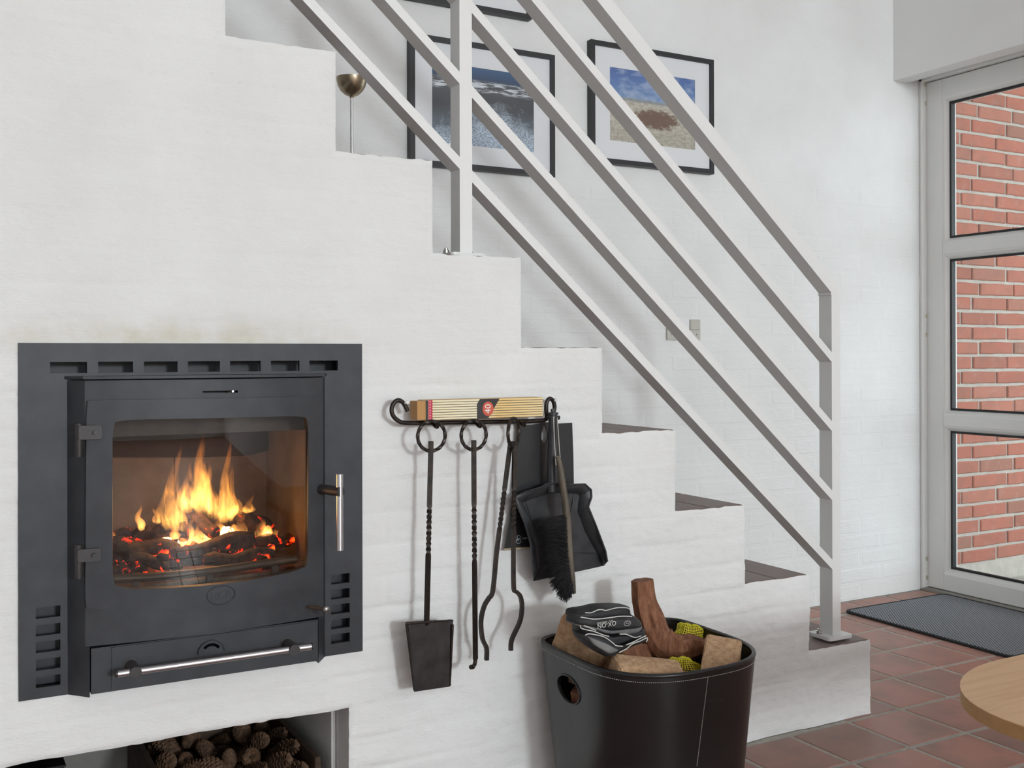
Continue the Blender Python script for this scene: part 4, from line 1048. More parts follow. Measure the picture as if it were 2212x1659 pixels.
fan([9, 10, 11], 1); fan([16, 17], 1); bm.faces.new((B[11], cen[2], cen[1])); bm.faces.new((cen[1], cen[2], B[16]))
fan([11, 12, 13], 2); fan([14, 15, 16], 2); bm.faces.new((B[13], B[14], cen[2]))
pan = finish('pan', bm, DPM, dp, True, angle=35)
md = pan.modifiers.new('thickness', 'SOLIDIFY'); md.thickness = .0014; md.offset = 0
RM = [Vector(p) for p in (OR_[13:] + OR_[:13])]
sweep('rolled_rim', RM[2:], .0022, DPM, dp, seg=6)
for a, b in [((1.1642, -0.03, 0.6723), (1.1782, -0.03, 0.626)), ((1.2925, -0.03, 0.6821), (1.2821, -0.03, 0.6366)), ((1.1808, -0.03, 0.5696), (1.1878, -0.03, 0.542)), ((1.2951, -0.03, 0.5442), (1.3581, -0.03, 0.5358))]:
    sweep('pressed_rib', [a, Vector(a).lerp(Vector(b), .5)+Vector((0, -.002, 0)), b], [.0012, .002, .0012], DPM, pan, seg=6)
ha, hb = (1.2185, -0.058, 0.8682), (1.2186, -0.05, 0.6918)
hd = cyl('handle', ha, hb, .0098, DPM, dp, 18, .0105)
for dz_ in (0, .008): lathe('handle_collar', [(.006, -.003), (.0125, -.002), (.0125, .002), (.006, .003)], (ha[0], ha[1], ha[2]-dz_), DPM, hd, 18)
cyl('hanging_tip', ha, Vector(ha)+Vector((0, .002, .010)), .0045, DPM, hd, 10)

# hand brush hanging over the dustpan
hbsh = thing('hand_brush', (1.2249, -0.09, 0.4516), 'hand brush with worn wooden back and long black bristles hanging over the dustpan', 'brush')
WORN = plain('worn_brush_wood', (.06, .046, .034), .55, col2=(.17, .14, .10), vs=22, bs=60, bst=.3, vec_scale=(3, 3, .5))
SP = [(1.2139, -0.08, 0.7748), (1.2199, -0.082, 0.7605), (1.2293, -0.084, 0.7022), (1.2368, -0.086, 0.6412), (1.2421, -0.088, 0.544), (1.2468, -0.09, 0.5032), (1.2516, -0.09, 0.4681)]
PTS = catmull(SP, 6); rr_ = lerp_list([.004, .0062, .0078, .0085, .0085, .0082, .0055], len(PTS))
sweep('brush_back', PTS, rr_, WORN, hbsh, seg=12, flat=1.3)
rb = random.Random(11); bm = bmesh.new()
path = [v for v in PTS if v.z < 0.6434]
def bristle_tip(u):
    tips = [(1.1552, -0.1, 0.6331), (1.1563, -0.1, 0.6128), (1.1633, -0.1, 0.5769), (1.1749, -0.1, 0.5323), (1.1866, -0.1, 0.4966), (1.2044, -0.1, 0.4713), (1.2187, -0.1, 0.4544), (1.232, -0.1, 0.4712)]
    k = u*(len(tips)-1); i = min(int(k), len(tips)-2); return Vector(tips[i]).lerp(Vector(tips[i+1]), k-i)
for i in range(1500):
    u = rb.random(); k = u*.985*(len(path)-1); j = min(int(k), len(path)-2)
    a = path[j].lerp(path[j+1], k-j)+Vector((-.004, rb.uniform(-.008, .008), rb.uniform(-.002, .002)))
    e = bristle_tip(min(1, max(0, u+rb.uniform(-.05, .05))))+Vector((rb.uniform(-.004, .004), rb.uniform(-.016, .016), rb.uniform(-.005, .005)))
    e = a.lerp(e, rb.uniform(.82, 1.0)); mid = a.lerp(e, .5)+Vector((rb.uniform(-.002, .002), rb.uniform(-.004, .002), .004))
    add_sweep(bm, [a, mid, e], [.0009, .0007, .0003], seg=3, cap=False)
o = finish('bristles', bm, plain('black_bristle', (.014, .014, .016), .45), hbsh, True); tag(o, kind='stuff')
CORD = plain('pale_cord', (.55, .52, .48), .8)
for off in (0, 1):
    cp = [(1.21, -0.074, 0.862), (1.2116, -0.076, 0.8054), (1.2126, -0.08, 0.7542)] if off == 0 else [(1.2202, -0.074, 0.8596), (1.2213, -0.078, 0.8103), (1.2223, -0.082, 0.7694)]
    sweep('cord_strand', catmull(cp, 4), .0009, CORD, hbsh, seg=6)

# ================================================================== LOG BASKET
BCX, BCY, BHX, BHY, BTOP, BK0 = 1.378, -.218, .200, .193, .36, .84
def bn(dy): return 7.0 if dy > 0 else 2.7          # squarer at the wall, rounder in front
def sup(a, k):
    c, s = math.cos(a), math.sin(a); n = bn(s)
    return Vector((BCX+BHX*k*math.copysign(abs(c)**(2/n), c), BCY+BHY*k*math.copysign(abs(s)**(2/n), s), 0))
def bpt(a, z, inset=0): 
    p = sup(a, BK0+(1-BK0)*z/BTOP-inset/.2); p.z = z; return p
bk = thing('log_basket', (BCX, BCY, 0), 'black leather log basket with white stitching and oval grip hole standing by the wall', 'basket')
def leather():
    m, t, p = new_mat('glossy_black_leather')
    v = coord(t, 'Object'); p.inputs['Roughness'].default_value = .33; p.inputs['Specular IOR Level'].default_value = .55
    sc = nd(t, 'ShaderNodeMapping', ins={'Scale': (2, 2, 60)}); t.links.new(v, sc.inputs[0])
    scr = ramp(t, noise(t, 9, 3, sc.outputs[0]), [(.69, (0, 0, 0)), (.74, (1, 1, 1))])
    t.links.new(mixc(t, math_(t, 'MULTIPLY', math_(t, 'MULTIPLY', scr, ramp(t, noise(t, 7, 2, v), [(.5, (0, 0, 0)), (.65, (1, 1, 1))])), .5), (.011, .010, .0105), (.16, .16, .17)), p.inputs['Base Color'])
    bump(t, p, noise(t, 130, 4, v), .14, .0008); return m
BLEA = leather()
bm = bmesh.new(); NA, NZ = 180, 16
def even_angles(n):
    A = np.linspace(0, 2*math.pi, 6001); P_ = np.array([sup(a, 1)[:2] for a in A]); L = np.concatenate([[0], np.cumsum(np.hypot(*np.diff(P_, axis=0).T))])
    return np.interp(np.arange(n)/n*L[-1], L, A)
angs = [float(a) for a in even_angles(NA)]
zs_ = [BTOP*j/(NZ-1) for j in range(NZ)]
O_ = [[bm.verts.new(bpt(a, z)) for a in angs] for z in zs_]; I_ = [[bm.verts.new(bpt(a, max(z, .006), .006)) for a in angs] for z in zs_]
for G, fl in ((O_, 0), (I_, 1)):
    for j in range(NZ-1):
        for i in range(NA): bm.faces.new((G[j][i], G[j][(i+1) % NA], G[j+1][(i+1) % NA], G[j+1][i]))
for i in range(NA): bm.faces.new((O_[-1][i], O_[-1][(i+1) % NA], I_[-1][(i+1) % NA], I_[-1][i]))
bm.faces.new(O_[0]); bm.faces.new(I_[0])
body = finish('basket_body', bm, BLEA, bk, True, angle=60)
# oval grip hole cut through the leather
hc = Vector((1.1847, -0.1764, 0.2879))
nrm = Vector(((hc.x-BCX)/BHX*1.0, (hc.y-BCY)/BHY, 0)); HN = bn(hc.y-BCY); nrm = Vector((math.copysign(abs(nrm.x)**(HN-1), nrm.x)/BHX, math.copysign(abs(nrm.y)**(HN-1), nrm.y)/BHY, 0)).normalized()
tg = Vector((-nrm.y, nrm.x, 0)); upv = Vector((0, 0, 1))
HRX, HRZ = .044, .0295
def hole_pt(a, d=0): return hc+tg*HRX*math.cos(a)+upv*HRZ*math.sin(a)+nrm*d
bm = bmesh.new()
ra = [bm.verts.new(hole_pt(a, .03)-ORG[bk]) for a in np.linspace(0, 2*math.pi, 28, endpoint=False)]; rb_ = [bm.verts.new(hole_pt(a, -.05)-ORG[bk]) for a in np.linspace(0, 2*math.pi, 28, endpoint=False)]
for i in range(28): bm.faces.new((ra[i], ra[(i+1) % 28], rb_[(i+1) % 28], rb_[i]))
bm.faces.new(ra[::-1]); bm.faces.new(rb_); bmesh.ops.recalc_face_normals(bm, faces=bm.faces)
cme = bpy.data.meshes.new('cutter'); bm.to_mesh(cme); bm.free(); cut = bpy.data.objects.new('cutter', cme); link(cut, bk)
bmod = body.modifiers.new('cut', 'BOOLEAN'); bmod.object = cut; bmod.operation = 'DIFFERENCE'; bmod.solver = 'EXACT'
dg = bpy.context.evaluated_depsgraph_get(); nme = bpy.data.meshes.new_from_object(body.evaluated_get(dg)); body.modifiers.clear(); body.data = nme
bpy.data.objects.remove(cut)
def on_surface(p):
    """slide a point radially onto the outer leather surface"""
    k = BK0+(1-BK0)*p.z/BTOP; d = Vector((p.x-BCX, p.y-BCY))
    n = bn(d.y); v = (abs(d.x/(BHX*k))**n+abs(d.y/(BHY*k))**n)**(1/n); return Vector((BCX+d.x/v, BCY+d.y/v, p.z))
bm = bmesh.new(); add_sweep(bm, [on_surface(hole_pt(a))+nrm*.0005 for a in np.linspace(0, 2*math.pi, 36, endpoint=False)], .0023, seg=6, closed=True)
finish('grip_hole_rim', bm, plain('grip_rim', (.03, .032, .034), .25, .5), bk, True)
bm = bmesh.new(); add_sweep(bm, [bpt(a, BTOP, .003)+Vector((0, 0, .001)) for a in angs], .0050, seg=8, closed=True); finish('rim_band', bm, BLEA, bk, True)
STI = plain('white_thread', (.62, .60, .56), .7)
bm = bmesh.new()
ea = [float(a) for a in even_angles(620)]
for a, b in zip(ea[::2], ea[1::2]):
    add_sweep(bm, [bpt(a, BTOP-.011, -.0006), bpt(b, BTOP-.011, -.0006)], .0006, seg=4)
o = finish('rim_stitching', bm, STI, bk); tag(o, kind='stuff')
bm = bmesh.new(); sa, sb = Vector((1.3688, -0.4099, 0.3492)), Vector((1.3528, -0.3938, 0.1694))
for i in range(62):
    p = on_surface(sa.lerp(sb, i/61)); q = on_surface(sa.lerp(sb, (i+.55)/61)); d = Vector((p.x-BCX, p.y-BCY, 0)).normalized()*.0006
    add_sweep(bm, [p+d, q+d], .0007, seg=4)
o = finish('seam_stitching', bm, STI, bk); tag(o, kind='stuff')

# ------------------------------------------------------------------ basket contents
def briq_mat():
    m, t, p = new_mat('pressed_sawdust'); v = coord(t, 'Object'); p.inputs['Roughness'].default_value = .9
    b = ramp(t, noise(t, 90, 5, v, .7), [(.3, (.36, .205, .11)), (.55, (.56, .36, .21)), (.8, (.68, .48, .31))])
    b = mixc(t, ramp(t, noise(t, 150, 2, v), [(.68, (0, 0, 0)), (.73, (.7, .7, .7))]), b, (.20, .10, .05))
    t.links.new(b, p.inputs['Base Color']); bump(t, p, noise(t, 160, 4, v), .7, .002); return m
BRIQ = briq_mat()

def briquette(c, dims, rot, label):
    bm = bmesh.new(); g = bmesh.ops.create_cube(bm, size=1)
    for v in g['verts']: v.co = Vector((v.co.x*dims[0], v.co.y*dims[1], v.co.z*dims[2]))
    bmesh.ops.bevel(bm, geom=bm.edges[:], offset=.009, segments=2, affect='EDGES', profile=.55)
    bmesh.ops.triangulate(bm, faces=bm.faces[:]); bmesh.ops.subdivide_edges(bm, edges=bm.edges[:], cuts=2, use_grid_fill=True)
    rn = random.Random(label)
    from mathutils import Euler
    q = Euler([R(a) for a in rot]).to_matrix()
    for v in bm.verts: v.co = q @ (v.co+Vector([rn.uniform(-.0009, .0009) for _ in range(3)]))+Vector(c)
    o = finish('wood_briquette', bm, BRIQ, None, True, angle=28)
    return tag(o, label, 'briquette', 'pressed wood briquettes in the basket')
BQ = [
 ((1.2493, -0.095, 0.3571), (.118, .060, .092), (12, 24, -55), 'pale wood briquette sticking up highest beside the gloves at the basket wall corner'),
 ((1.2837, -0.165, 0.3187), (.150, .062, .09), (-8, 8, -38), 'wood briquette lying partly under the black gloves'),
 ((1.2808, -0.315, 0.3275), (.150, .062, .085), (16, 10, -14), 'wood briquette lying along the front rim below the branch'),
 ((1.5092, -0.265, 0.3157), (.135, .080, .060), (8, -24, 44), 'wood briquette below the yellow net at the stitched seam'),
 ((1.4597, -0.12, 0.2174), (.15, .06, .09), (0, 0, 30), 'wood briquette deep in the basket beneath the branch'),
]
for b in BQ: briquette(*b)

# split branch with a bent foot
def bark_mat():
    m, t, p = new_mat('rough_brown_wood'); p.inputs['Roughness'].default_value = .8
    v = coord(t, 'Object', (6, 6, 1.2)); n = noise(t, 14, 6, v, .65, .5)
    t.links.new(ramp(t, n, [(.25, (.085, .030, .014)), (.5, (.215, .084, .040)), (.72, (.34, .165, .088)), (.9, (.48, .31, .19))]), p.inputs['Base Color'])
    bump(t, p, n, .8, .005); return m
BARK = bark_mat()
bp = catmull([(1.3946, -0.15, 0.4934), (1.3989, -0.155, 0.4393), (1.4071, -0.17, 0.3899), (1.4188, -0.185, 0.3576), (1.4517, -0.2, 0.3439), (1.4903, -0.215, 0.3451), (1.5314, -0.225, 0.3447)], 7)
br_ = lerp_list([.0235, .0262, .033, .039, .034, .0265, .011], len(bp))
def bsec(u, v):
    k = (v*6) % 1; return (.93+.14*abs(k-.5)*2*(1 if u < .55 else .4))*(1+.06*math.sin(9*2*math.pi*v+u*9)+.04*math.sin(23*u+v*6))
bm = bmesh.new(); add_sweep(bm, bp, br_, seg=24, secfn=bsec)
o = finish('firewood_branch', bm, BARK, None, True, angle=38); tag(o, 'split brown branch with bent knotty foot standing up out of the basket', 'firewood')
lc = hc-nrm*.066-tg*.010; bi = Vector((BCX, BCY, 0))-Vector((lc.x, lc.y, 0))
bm = bmesh.new(); add_sweep(bm, [lc*1+bi*(.30-.30*u_)-Vector((0, 0, lc.z))+Vector((0, 0, .012+.268*u_)) for u_ in (0, .33, .66, 1)], [.044, .046, .048, .045], seg=14, secfn=lambda u, v: 1+.07*math.sin(5*6.28*v+1)+.05*math.sin(11*6.28*v))
o = finish('split_log', bm, BARK, None, True, angle=40); tag(o, 'brown log standing upright inside the basket, seen through the oval grip hole', 'firewood')
# small split wedge under it
bm = bmesh.new(); wv = [bm.verts.new(p) for p in [(1.3417, -0.2, 0.3716), (1.2884, -0.23, 0.3641), (1.3881, -0.2, 0.3244), (1.4002, -0.16, 0.3513), (1.3367, -0.19, 0.3083), (1.4285, -0.16, 0.2926)]]
for f in ((0, 1, 2), (0, 2, 3), (1, 4, 2), (2, 4, 5), (2, 5, 3), (0, 3, 5, 4, 1)): bm.faces.new([wv[i] for i in f])
o = finish('kindling_wedge', bm, BARK); tag(o, 'small brown split wedge of wood below the gloves', 'kindling')

# yellow net bag
YEL = plain('yellow_net_plastic', (.80, .72, .02), .45, col2=(.66, .60, .03), vs=40)
nb = thing('net_bag', (1.5541, -0.12, 0.3109), 'crumpled yellow plastic net bag behind the branch', 'net bag')
def net(c, r, rot, seed):
    from mathutils import Euler
    rn = random.Random(seed); ph = [rn.uniform(0, 6) for _ in range(5)]; q = Euler([R(a) for a in rot]).to_matrix()
    bm = bmesh.new(); bmesh.ops.create_uvsphere(bm, u_segments=44, v_segments=20, radius=1)
    for v in bm.verts:
        n_ = v.co.normalized(); s = 1+.10*math.sin(4*n_.x+ph[0])*math.cos(5*n_.y+ph[1])+.07*math.sin(9*n_.z+ph[2]+3*n_.x)+.04*math.sin(17*n_.y+ph[3])
        v.co = q @ Vector((n_.x*r[0]*s, n_.y*r[1]*s, n_.z*r[2]*s))+Vector(c)
    core = bm.copy(); cc = Vector(c)
    for v in core.verts: v.co = cc+(v.co-cc)*.95
    bmesh.ops.wireframe(bm, faces=bm.faces[:], thickness=.0026, offset=0, use_replace=True, use_boundary=True, use_even_offset=False)
    a = finish('net_mesh', bm, YEL, nb, True); finish('net_filling', core, BARK, a, True)
net((1.5475, -0.125, 0.3379), (.040, .034, .034), (0, 10, 25), 3)
net((1.4469, -0.235, 0.3109), (.040, .04, .028), (0, 15, 35), 4)

# work gloves, folded together
gv = thing('work_gloves', (1.2913, -0.17, 0.3492), 'pair of folded black work gloves with white edging lying on the briquettes', 'gloves')
GBL = plain('black_glove_fabric', (.014, .014, .016), .6, bs=160, bst=.5, bd=.0015, col2=(.03, .03, .033), vs=40)
GGR = plain('grey_glove_lining', (.24, .235, .23), .8, bs=140, bst=.5, col2=(.14, .14, .14), vs=30)
GWH = plain('white_glove_edging', (.62, .61, .58), .7)
def pillow(name, out, y0, y1, mat, lip=.84):
    n = len(out); cl = [Vector((a, 0, b)) for a, b in out]; sm = []
    for i in range(n):
        a, b, c, d = cl[i-1], cl[i], cl[(i+1) % n], cl[(i+2) % n]
        for k in range(4):
            t = k/4; sm.append(.5*((2*b)+(c-a)*t+(2*a-5*b+4*c-d)*t*t+(3*b-a-3*c+d)*t**3))
    ce = sum(sm, Vector())/len(sm); bm = bmesh.new(); rings = []
    for u, s in ((0, .45), (0.04, lip), (.28, .98), (.5, 1), (.72, .98), (.96, lip), (1, .45)):
        y = y0+(y1-y0)*u; rings.append([bm.verts.new((ce.x+(p.x-ce.x)*s, y, ce.z+(p.z-ce.z)*s)) for p in sm])
    m = len(sm)
    for A, B in zip(rings, rings[1:]):
        for j in range(m): bm.faces.new((A[j], A[(j+1) % m], B[(j+1) % m], B[j]))
    bm.faces.new(rings[0]); bm.faces.new(rings[-1]); return finish(name, bm, mat, gv, True, angle=70)
pillow('glove_fingers', [(1.2157, 0.429), (1.2189, 0.4367), (1.2329, 0.4382), (1.2632, 0.4386), (1.2907, 0.4408), (1.324, 0.4386), (1.3544, 0.435), (1.3612, 0.4286), (1.3589, 0.4149), (1.2961, 0.4153), (1.2307, 0.4235)], -.10, -.165, GBL)
cf = pillow('glove_cuff', [(1.1982, 0.4331), (1.2072, 0.4382), (1.2467, 0.4293), (1.2901, 0.4266), (1.3233, 0.4257), (1.3501, 0.4214), (1.3693, 0.4043), (1.3636, 0.3967), (1.3232, 0.3987), (1.2791, 0.4039), (1.2412, 0.4133), (1.2124, 0.4206), (1.1992, 0.4249)], -.13, -.195, GBL)
pillow('grey_lining', [(1.1998, 0.4257), (1.204, 0.4199), (1.2466, 0.4063), (1.2791, 0.3939), (1.3121, 0.3905), (1.3455, 0.3834), (1.3715, 0.3892), (1.3704, 0.3968), (1.3232, 0.3973), (1.2682, 0.4035), (1.2252, 0.4171)], -.13, -.188, GGR)
pillow('second_cuff', [(1.2156, 0.4172), (1.2199, 0.4059), (1.222, 0.3931), (1.2606, 0.3681), (1.3044, 0.3602), (1.3378, 0.363), (1.3808, 0.372), (1.3774, 0.391), (1.349, 0.3799), (1.3155, 0.3871), (1.2825, 0.3878), (1.2499, 0.402), (1.2263, 0.4105)], -.12, -.190, GBL)
pillow('glove_palm', [(1.2101, 0.3994), (1.2175, 0.4046), (1.2388, 0.4009), (1.2635, 0.3923), (1.2884, 0.3736), (1.3148, 0.3673), (1.3684, 0.3783), (1.3707, 0.3707), (1.3347, 0.3646), (1.296, 0.3545), (1.2731, 0.3496), (1.243, 0.3673), (1.2175, 0.3877)], -.14, -.205, GBL)
pillow('palm_patch', [(1.2192, 0.401), (1.2287, 0.397), (1.2554, 0.3855), (1.2802, 0.3713), (1.291, 0.3635), (1.2693, 0.3603), (1.25, 0.371), (1.2287, 0.3855)], -.19, -.2085, GGR)
for pl in ([(1.1963, -0.206, 0.4276), (1.201, -0.206, 0.4208), (1.2294, -0.206, 0.4114), (1.2507, -0.206, 0.4019), (1.2658, -0.206, 0.3968)], [(1.296, -0.2, 0.3959), (1.3125, -0.2, 0.3933), (1.329, -0.2, 0.3857), (1.3379, -0.2, 0.3836), (1.3502, -0.2, 0.3851)], [(1.2044, -0.212, 0.4085), (1.2128, -0.212, 0.4101), (1.2297, -0.212, 0.4061), (1.2521, -0.212, 0.3978), (1.2703, -0.212, 0.3846), (1.2789, -0.212, 0.3776), (1.2952, -0.212, 0.3741)], [(1.304, -0.212, 0.3756), (1.3227, -0.212, 0.3794), (1.3393, -0.212, 0.3844), (1.3538, -0.212, 0.3879)], [(1.2851, -0.214, 0.3634), (1.3047, -0.214, 0.3688), (1.3168, -0.214, 0.3761), (1.3378, -0.214, 0.3796), (1.3535, -0.214, 0.3839), (1.3557, -0.214, 0.3799), (1.3529, -0.214, 0.3758)], [(1.1998, -0.203, 0.4433), (1.2315, -0.203, 0.4353), (1.2636, -0.203, 0.4336), (1.2962, -0.203, 0.4331), (1.3248, -0.203, 0.4291)], [(1.2058, -0.205, 0.4261), (1.2195, -0.205, 0.42), (1.2344, -0.205, 0.4127)], [(1.2331, -0.168, 0.4405), (1.2481, -0.168, 0.4387), (1.2633, -0.168, 0.4423), (1.2742, -0.168, 0.4419), (1.283, -0.168, 0.439), (1.2962, -0.168, 0.4401), (1.315, -0.168, 0.4411), (1.3373, -0.168, 0.4379), (1.3452, -0.168, 0.4324), (1.3463, -0.168, 0.4249)]):
    sweep('white_edging', catmull(pl, 4), .0011, GWH, gv, seg=6)
def printed(s, size, c, mirror=False):
    mt = Matrix.Translation(c) @ Matrix.Rotation(R(90), 4, 'X') @ Matrix.Rotation(R(182), 4, 'Z')
    text_obj('cuff_lettering', s, size, mt, GWH, cf)
printed('OX-ON', .0135, (1.2662, -0.1975, 0.419))
printed('101 - WINTER', .0065, (1.2619, -0.1975, 0.4245))
bm = bmesh.new(); c = Vector((1.3177, -0.1965, 0.4145))
add_sweep(bm, [c+Vector((.0085*math.cos(a), 0, .0048*math.sin(a))) for a in np.linspace(0, 2*math.pi, 20, endpoint=False)], .0005, seg=4, closed=True)
add_sweep(bm, [c+Vector((-.005, 0, -.001)), c+Vector((-.001, 0, .0015)), c+Vector((.002, 0, -.001)), c+Vector((.0055, 0, .001))], .0005, seg=4)
finish('cuff_emblem', bm, GWH, cf)

# ================================================================== DOORMAT
dmx0, dmx1, dmy0, dmy1 = 3.086, 3.662, .135, .862
def weave():
    m, t, p = new_mat('grey_woven_mat'); v = coord(t, 'Object'); p.inputs['Roughness'].default_value = .95
    s = t.nodes.new('ShaderNodeSeparateXYZ'); t.links.new(v, s.inputs[0])
    a = math_(t, 'SINE', math_(t, 'MULTIPLY', s.outputs[0], 520)); b = math_(t, 'SINE', math_(t, 'MULTIPLY', s.outputs[1], 420))
    h = math_(t, 'ADD', math_(t, 'MULTIPLY', a, b), noise(t, 120, 3, v))
    t.links.new(ramp(t, h, [(.1, (.055, .06, .07)), (.95, (.30, .315, .34))]), p.inputs['Base Color']); bump(t, p, h, .6, .002); return m
dm = thing('doormat', ((dmx0+dmx1)/2, (dmy0+dmy1)/2, 0), 'dark grey woven doormat with black edge in front of the garden door', 'doormat')
plate('mat_base', rrect(dmx0, dmx1, dmy0, dmy1, .03, 4), [], .0005, .005, plain('black_mat_edge', (.012, .012, .014), .7), dm, 'z')
plate('mat_pile', rrect(dmx0+.012, dmx1-.012, dmy0+.014, dmy1-.012, .022, 4), [], .005, .0085, weave(), dm, 'z')
bm = bmesh.new(); add_sweep(bm, [(a, b, .0052) for a, b in rrect(dmx0+.004, dmx1-.004, dmy0+.004, dmy1-.004, .028, 5)], .0046, seg=8, closed=True, flat=1.2); finish('mat_border', bm, bpy.data.materials['black_mat_edge'], dm, True)

# ================================================================== COFFEE TABLE
def oak():
    m, t, p = new_mat('oak_veneer'); p.inputs['Roughness'].default_value = .42
    v = coord(t, 'Object', (1.1, 14, 14)); n = noise(t, 5, 6, v, .6, .8); n2 = noise(t, 40, 3, v)
    b = ramp(t, n, [(.3, (.66, .42, .225)), (.55, (.76, .51, .29)), (.8, (.82, .57, .345))])
    t.links.new(mixc(t, math_(t, 'MULTIPLY', n2, .22), b, (.44, .25, .115)), p.inputs['Base Color']); return m
OAK = oak()
OAKE = plain('oak_edge_band', (.50, .30, .13), .5, col2=(.40, .22, .085), vs=60, vec_scale=(1, 1, 14))
tb = thing('coffee_table', (1.95, -1.42, 0), 'round-cornered oak coffee table with its tabletop corner in view', 'table')
TX0, TX1, TY0, TY1, TZ = 1.2815, 2.55, -1.75, -.9565, .5
out = []
for cx0, cy0, a, rx, ry in ((TX1-.24, TY1-.20, 0, .24, .20), (TX0+.245, TY1-.200, 90, .245, .200), (TX0+.245, TY0+.2, 180, .245, .2), (TX1-.24, TY0+.2, 270, .24, .2)):
    out += [(cx0+rx*math.cos(R(a+90*i/14)), cy0+ry*math.sin(R(a+90*i/14))) for i in range(15)]
tt = plate('tabletop', out, [], TZ-.0012, TZ, OAK, tb, 'z')
plate('edge_band', out, [], TZ-.021, TZ-.0012, OAKE, tt, 'z')
for lx in (TX0+.22, TX1-.22):
    for ly in (TY0+.17, TY1-.17): cyl('leg', (lx, ly, TZ-.02), (lx, ly, 0), .022, OAKE, tb, 18, .016)
bm = bmesh.new(); add_box(bm, TX0+.2, TX1-.2, TY0+.15, TY1-.15, TZ-.07, TZ-.021); finish('apron', bm, OAKE, tb)

# ================================================================== NICHE AND ITS CONTENTS
CONC = plain('raw_concrete', (.27, .26, .235), .95, col2=(.21, .20, .18), vs=9, bs=70, bst=.6)
bm = bmesh.new(); add_box(bm, -.1, .757, .45, .468, 0, .269); finish('niche_back', bm, CONC, SW)
bm = bmesh.new(); add_box(bm, -.1, .757, .03, .45, .262, .2695); finish('niche_soffit', bm, CONC, SW)
bm = bmesh.new(); add_box(bm, .748, .757, .085, .45, 0, .262); finish('niche_cheek', bm, PAINT, SW)
CRW = plain('dark_crate_wood', (.075, .045, .026), .8, col2=(.04, .024, .014), vs=20, bs=60, bst=.5, vec_scale=(1, 1, 5))
cr = thing('cone_crate', (.545, .24, .0), 'dark wooden crate of fir cones standing in the niche under the stove', 'crate')
for nm, b in (('back_board', (.385, .72, .405, .42, 0, .215)), ('side_board', (.385, .398, .07, .405, 0, .165)), ('side_board', (.707, .72, .07, .405, 0, .15)), ('front_board', (.385, .72, .058, .07, 0, .12)), ('base_board', (.398, .707, .07, .405, 0, .012))):
    box(nm, *b, CRW, cr, .002)
box('corner_post', .384, .402, .39, .408, .0, .235, CRW, cr)
# fir cone: stem core with spiral scales
def cone_mesh():
    bm = bmesh.new(); L = .062
    add_lathe(bm, [(0, 0), (.009, .006), (.010, .02), (.007, .045), (.002, .058), (0, L)], (0, 0, 0), 8)
    for i in range(84):
        u = i/84; z = .003+L*.93*u; a = i*2.39996; w_ = .0062*(1-.55*u)+.0012; r0 = .006*(1-.5*u); r1 = .0185*math.sin(math.pi*(.16+.72*(1-u)))**.8
        d = Vector((math.cos(a), math.sin(a), 0)); s = Vector((-d.y, d.x, 0)); b0 = d*r0+Vector((0, 0, z)); tp = d*r1+Vector((0, 0, z+.0085))
        v = [bm.verts.new(q) for q in (b0-s*w_*.5, b0+s*w_*.5, tp+s*w_, tp+d*.0016-Vector((0, 0, .0012)), tp-s*w_, b0+Vector((0, 0, -.003)))]
        bm.faces.new((v[0], v[1], v[2], v[3], v[4])); bm.faces.new((v[5], v[3], v[2], v[1])); bm.faces.new((v[5], v[0], v[4], v[3]))
    me = bpy.data.meshes.new('fir_cone'); bm.to_mesh(me); bm.free()
    m, t, p = new_mat('fir_cone_brown'); p.inputs['Roughness'].default_value = .8
    t.links.new(ramp(t, noise(t, 90, 3, coord(t, 'Object')), [(.3, (.035, .018, .009)), (.7, (.16, .085, .045))]), p.inputs['Base Color'])
    me.materials.append(m); return me
CM = cone_mesh(); rc = random.Random(21)
from mathutils import Euler
FILL = .085
placed = []                       # cones dropped one by one: each comes to rest on the filling or on cones below
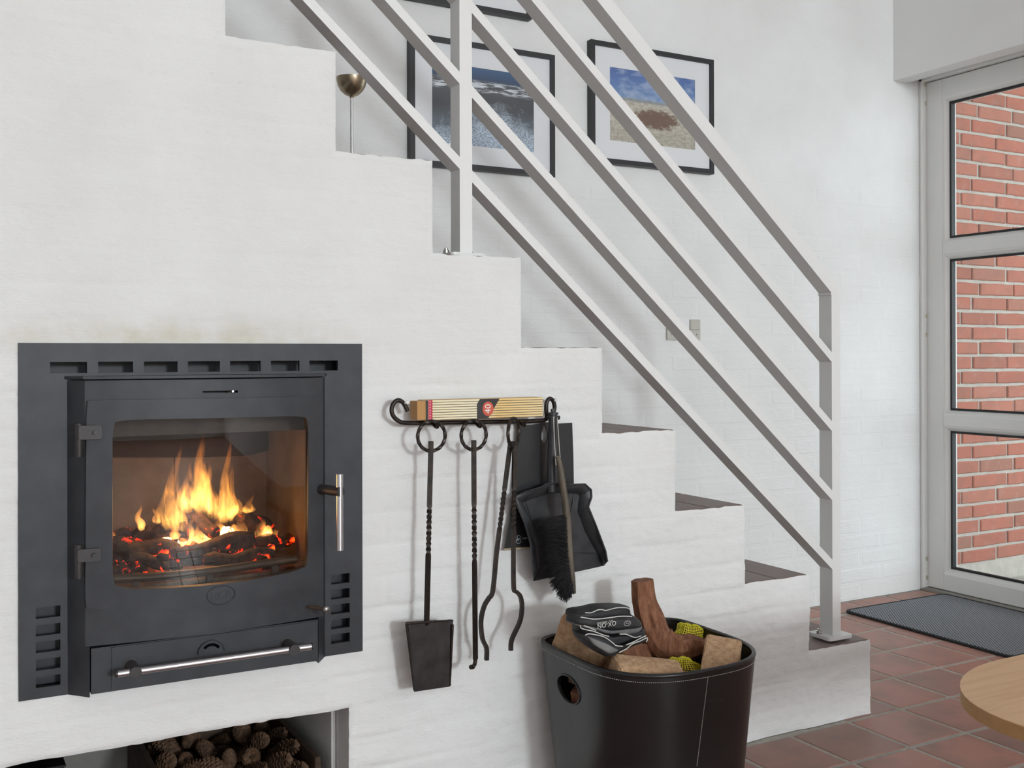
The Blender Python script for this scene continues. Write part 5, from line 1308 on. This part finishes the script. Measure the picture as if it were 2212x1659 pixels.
for k_ in range(42):
    best = None
    for tr in range(60):
        sc_ = rc.uniform(.85, 1.12); eu = Euler((rc.uniform(1.15, 1.95), rc.uniform(-.3, .3), rc.uniform(0, 6.28))); ax = eu.to_matrix() @ Vector((0, 0, 1))
        off = [(ax*(u*sc_), rr_*sc_) for u, rr_ in ((.012, .0165), (.026, .0185), (.040, .0165), (.053, .0105))]
        x, y = rc.uniform(.42, .69), rc.uniform(.095, .385)
        if any(not (.402+r_*.9 < x+o_.x < .703-r_*.9 and .073+r_*.9 < y+o_.y < .402-r_*.9) for o_, r_ in off): continue
        z = max(FILL+r_*1.02-o_.z for o_, r_ in off)
        for c_, pr in placed:
            for o_, r_ in off:
                d2 = (x+o_.x-c_.x)**2+(y+o_.y-c_.y)**2; rs = (r_+pr)*1.06
                if d2 < rs*rs: z = max(z, c_.z+math.sqrt(rs*rs-d2)-o_.z)
        top_ = max(z+o_.z+r_ for o_, r_ in off)
        if top_ > .255: continue
        if best is None or z < best[0]: best = (z, x, y, eu, sc_, off)
    if best is None: continue
    z, x, y, eu, sc_, off = best
    for o_, r_ in off: placed.append((Vector((x, y, z))+o_, r_))
    o = bpy.data.objects.new('fir_cone', CM); link(o); o.location = (x, y, z); o.rotation_euler = eu; o.scale = (sc_,)*3
    tag(o, 'brown fir cone heaped in the dark crate under the stove', 'fir cone', 'fir cones in the niche crate')
fill = bmesh.new(); add_box(fill, .40, .705, .072, .40, .013, FILL); o = finish('crate_filling', fill, plain('dark_needles', (.06, .036, .02), .95, bs=90, bst=1), cr)
bt = thing('black_tray', (.12, .1, 0), 'black metal ash tray box at the left end of the niche', 'tray')
plate('tray_wall', rect(.0, .215, .05, .30), [rect(.006, .209, .056, .294)], 0, .232, plain('black_tray_steel', (.012, .012, .013), .4, .4), bt, 'z'); box('tray_lid', -.003, .218, .047, .303, .2325, .237, bpy.data.materials['black_tray_steel'], bt, .001)

# settle the basket contents against one another so that nothing passes through its neighbour
for k, v in {'wood_briquette': (-.0061, -.0514, .0207), 'wood_briquette.001': (.0324, .0489, -.0182), 'wood_briquette.002': (.0019, .0012, -.0012), 'wood_briquette.003': (-.0274, -.0492, .0124),
             'net_mesh.001': (-.0268, -.027, .005), 'work_gloves': (-.0652, -.0986, .0316), 'kindling_wedge': (-.0257, -.0359, .0116), 'split_log': (-.0027, -.0023, .0017)}.items():
    bpy.data.objects[k].location += Vector(v)
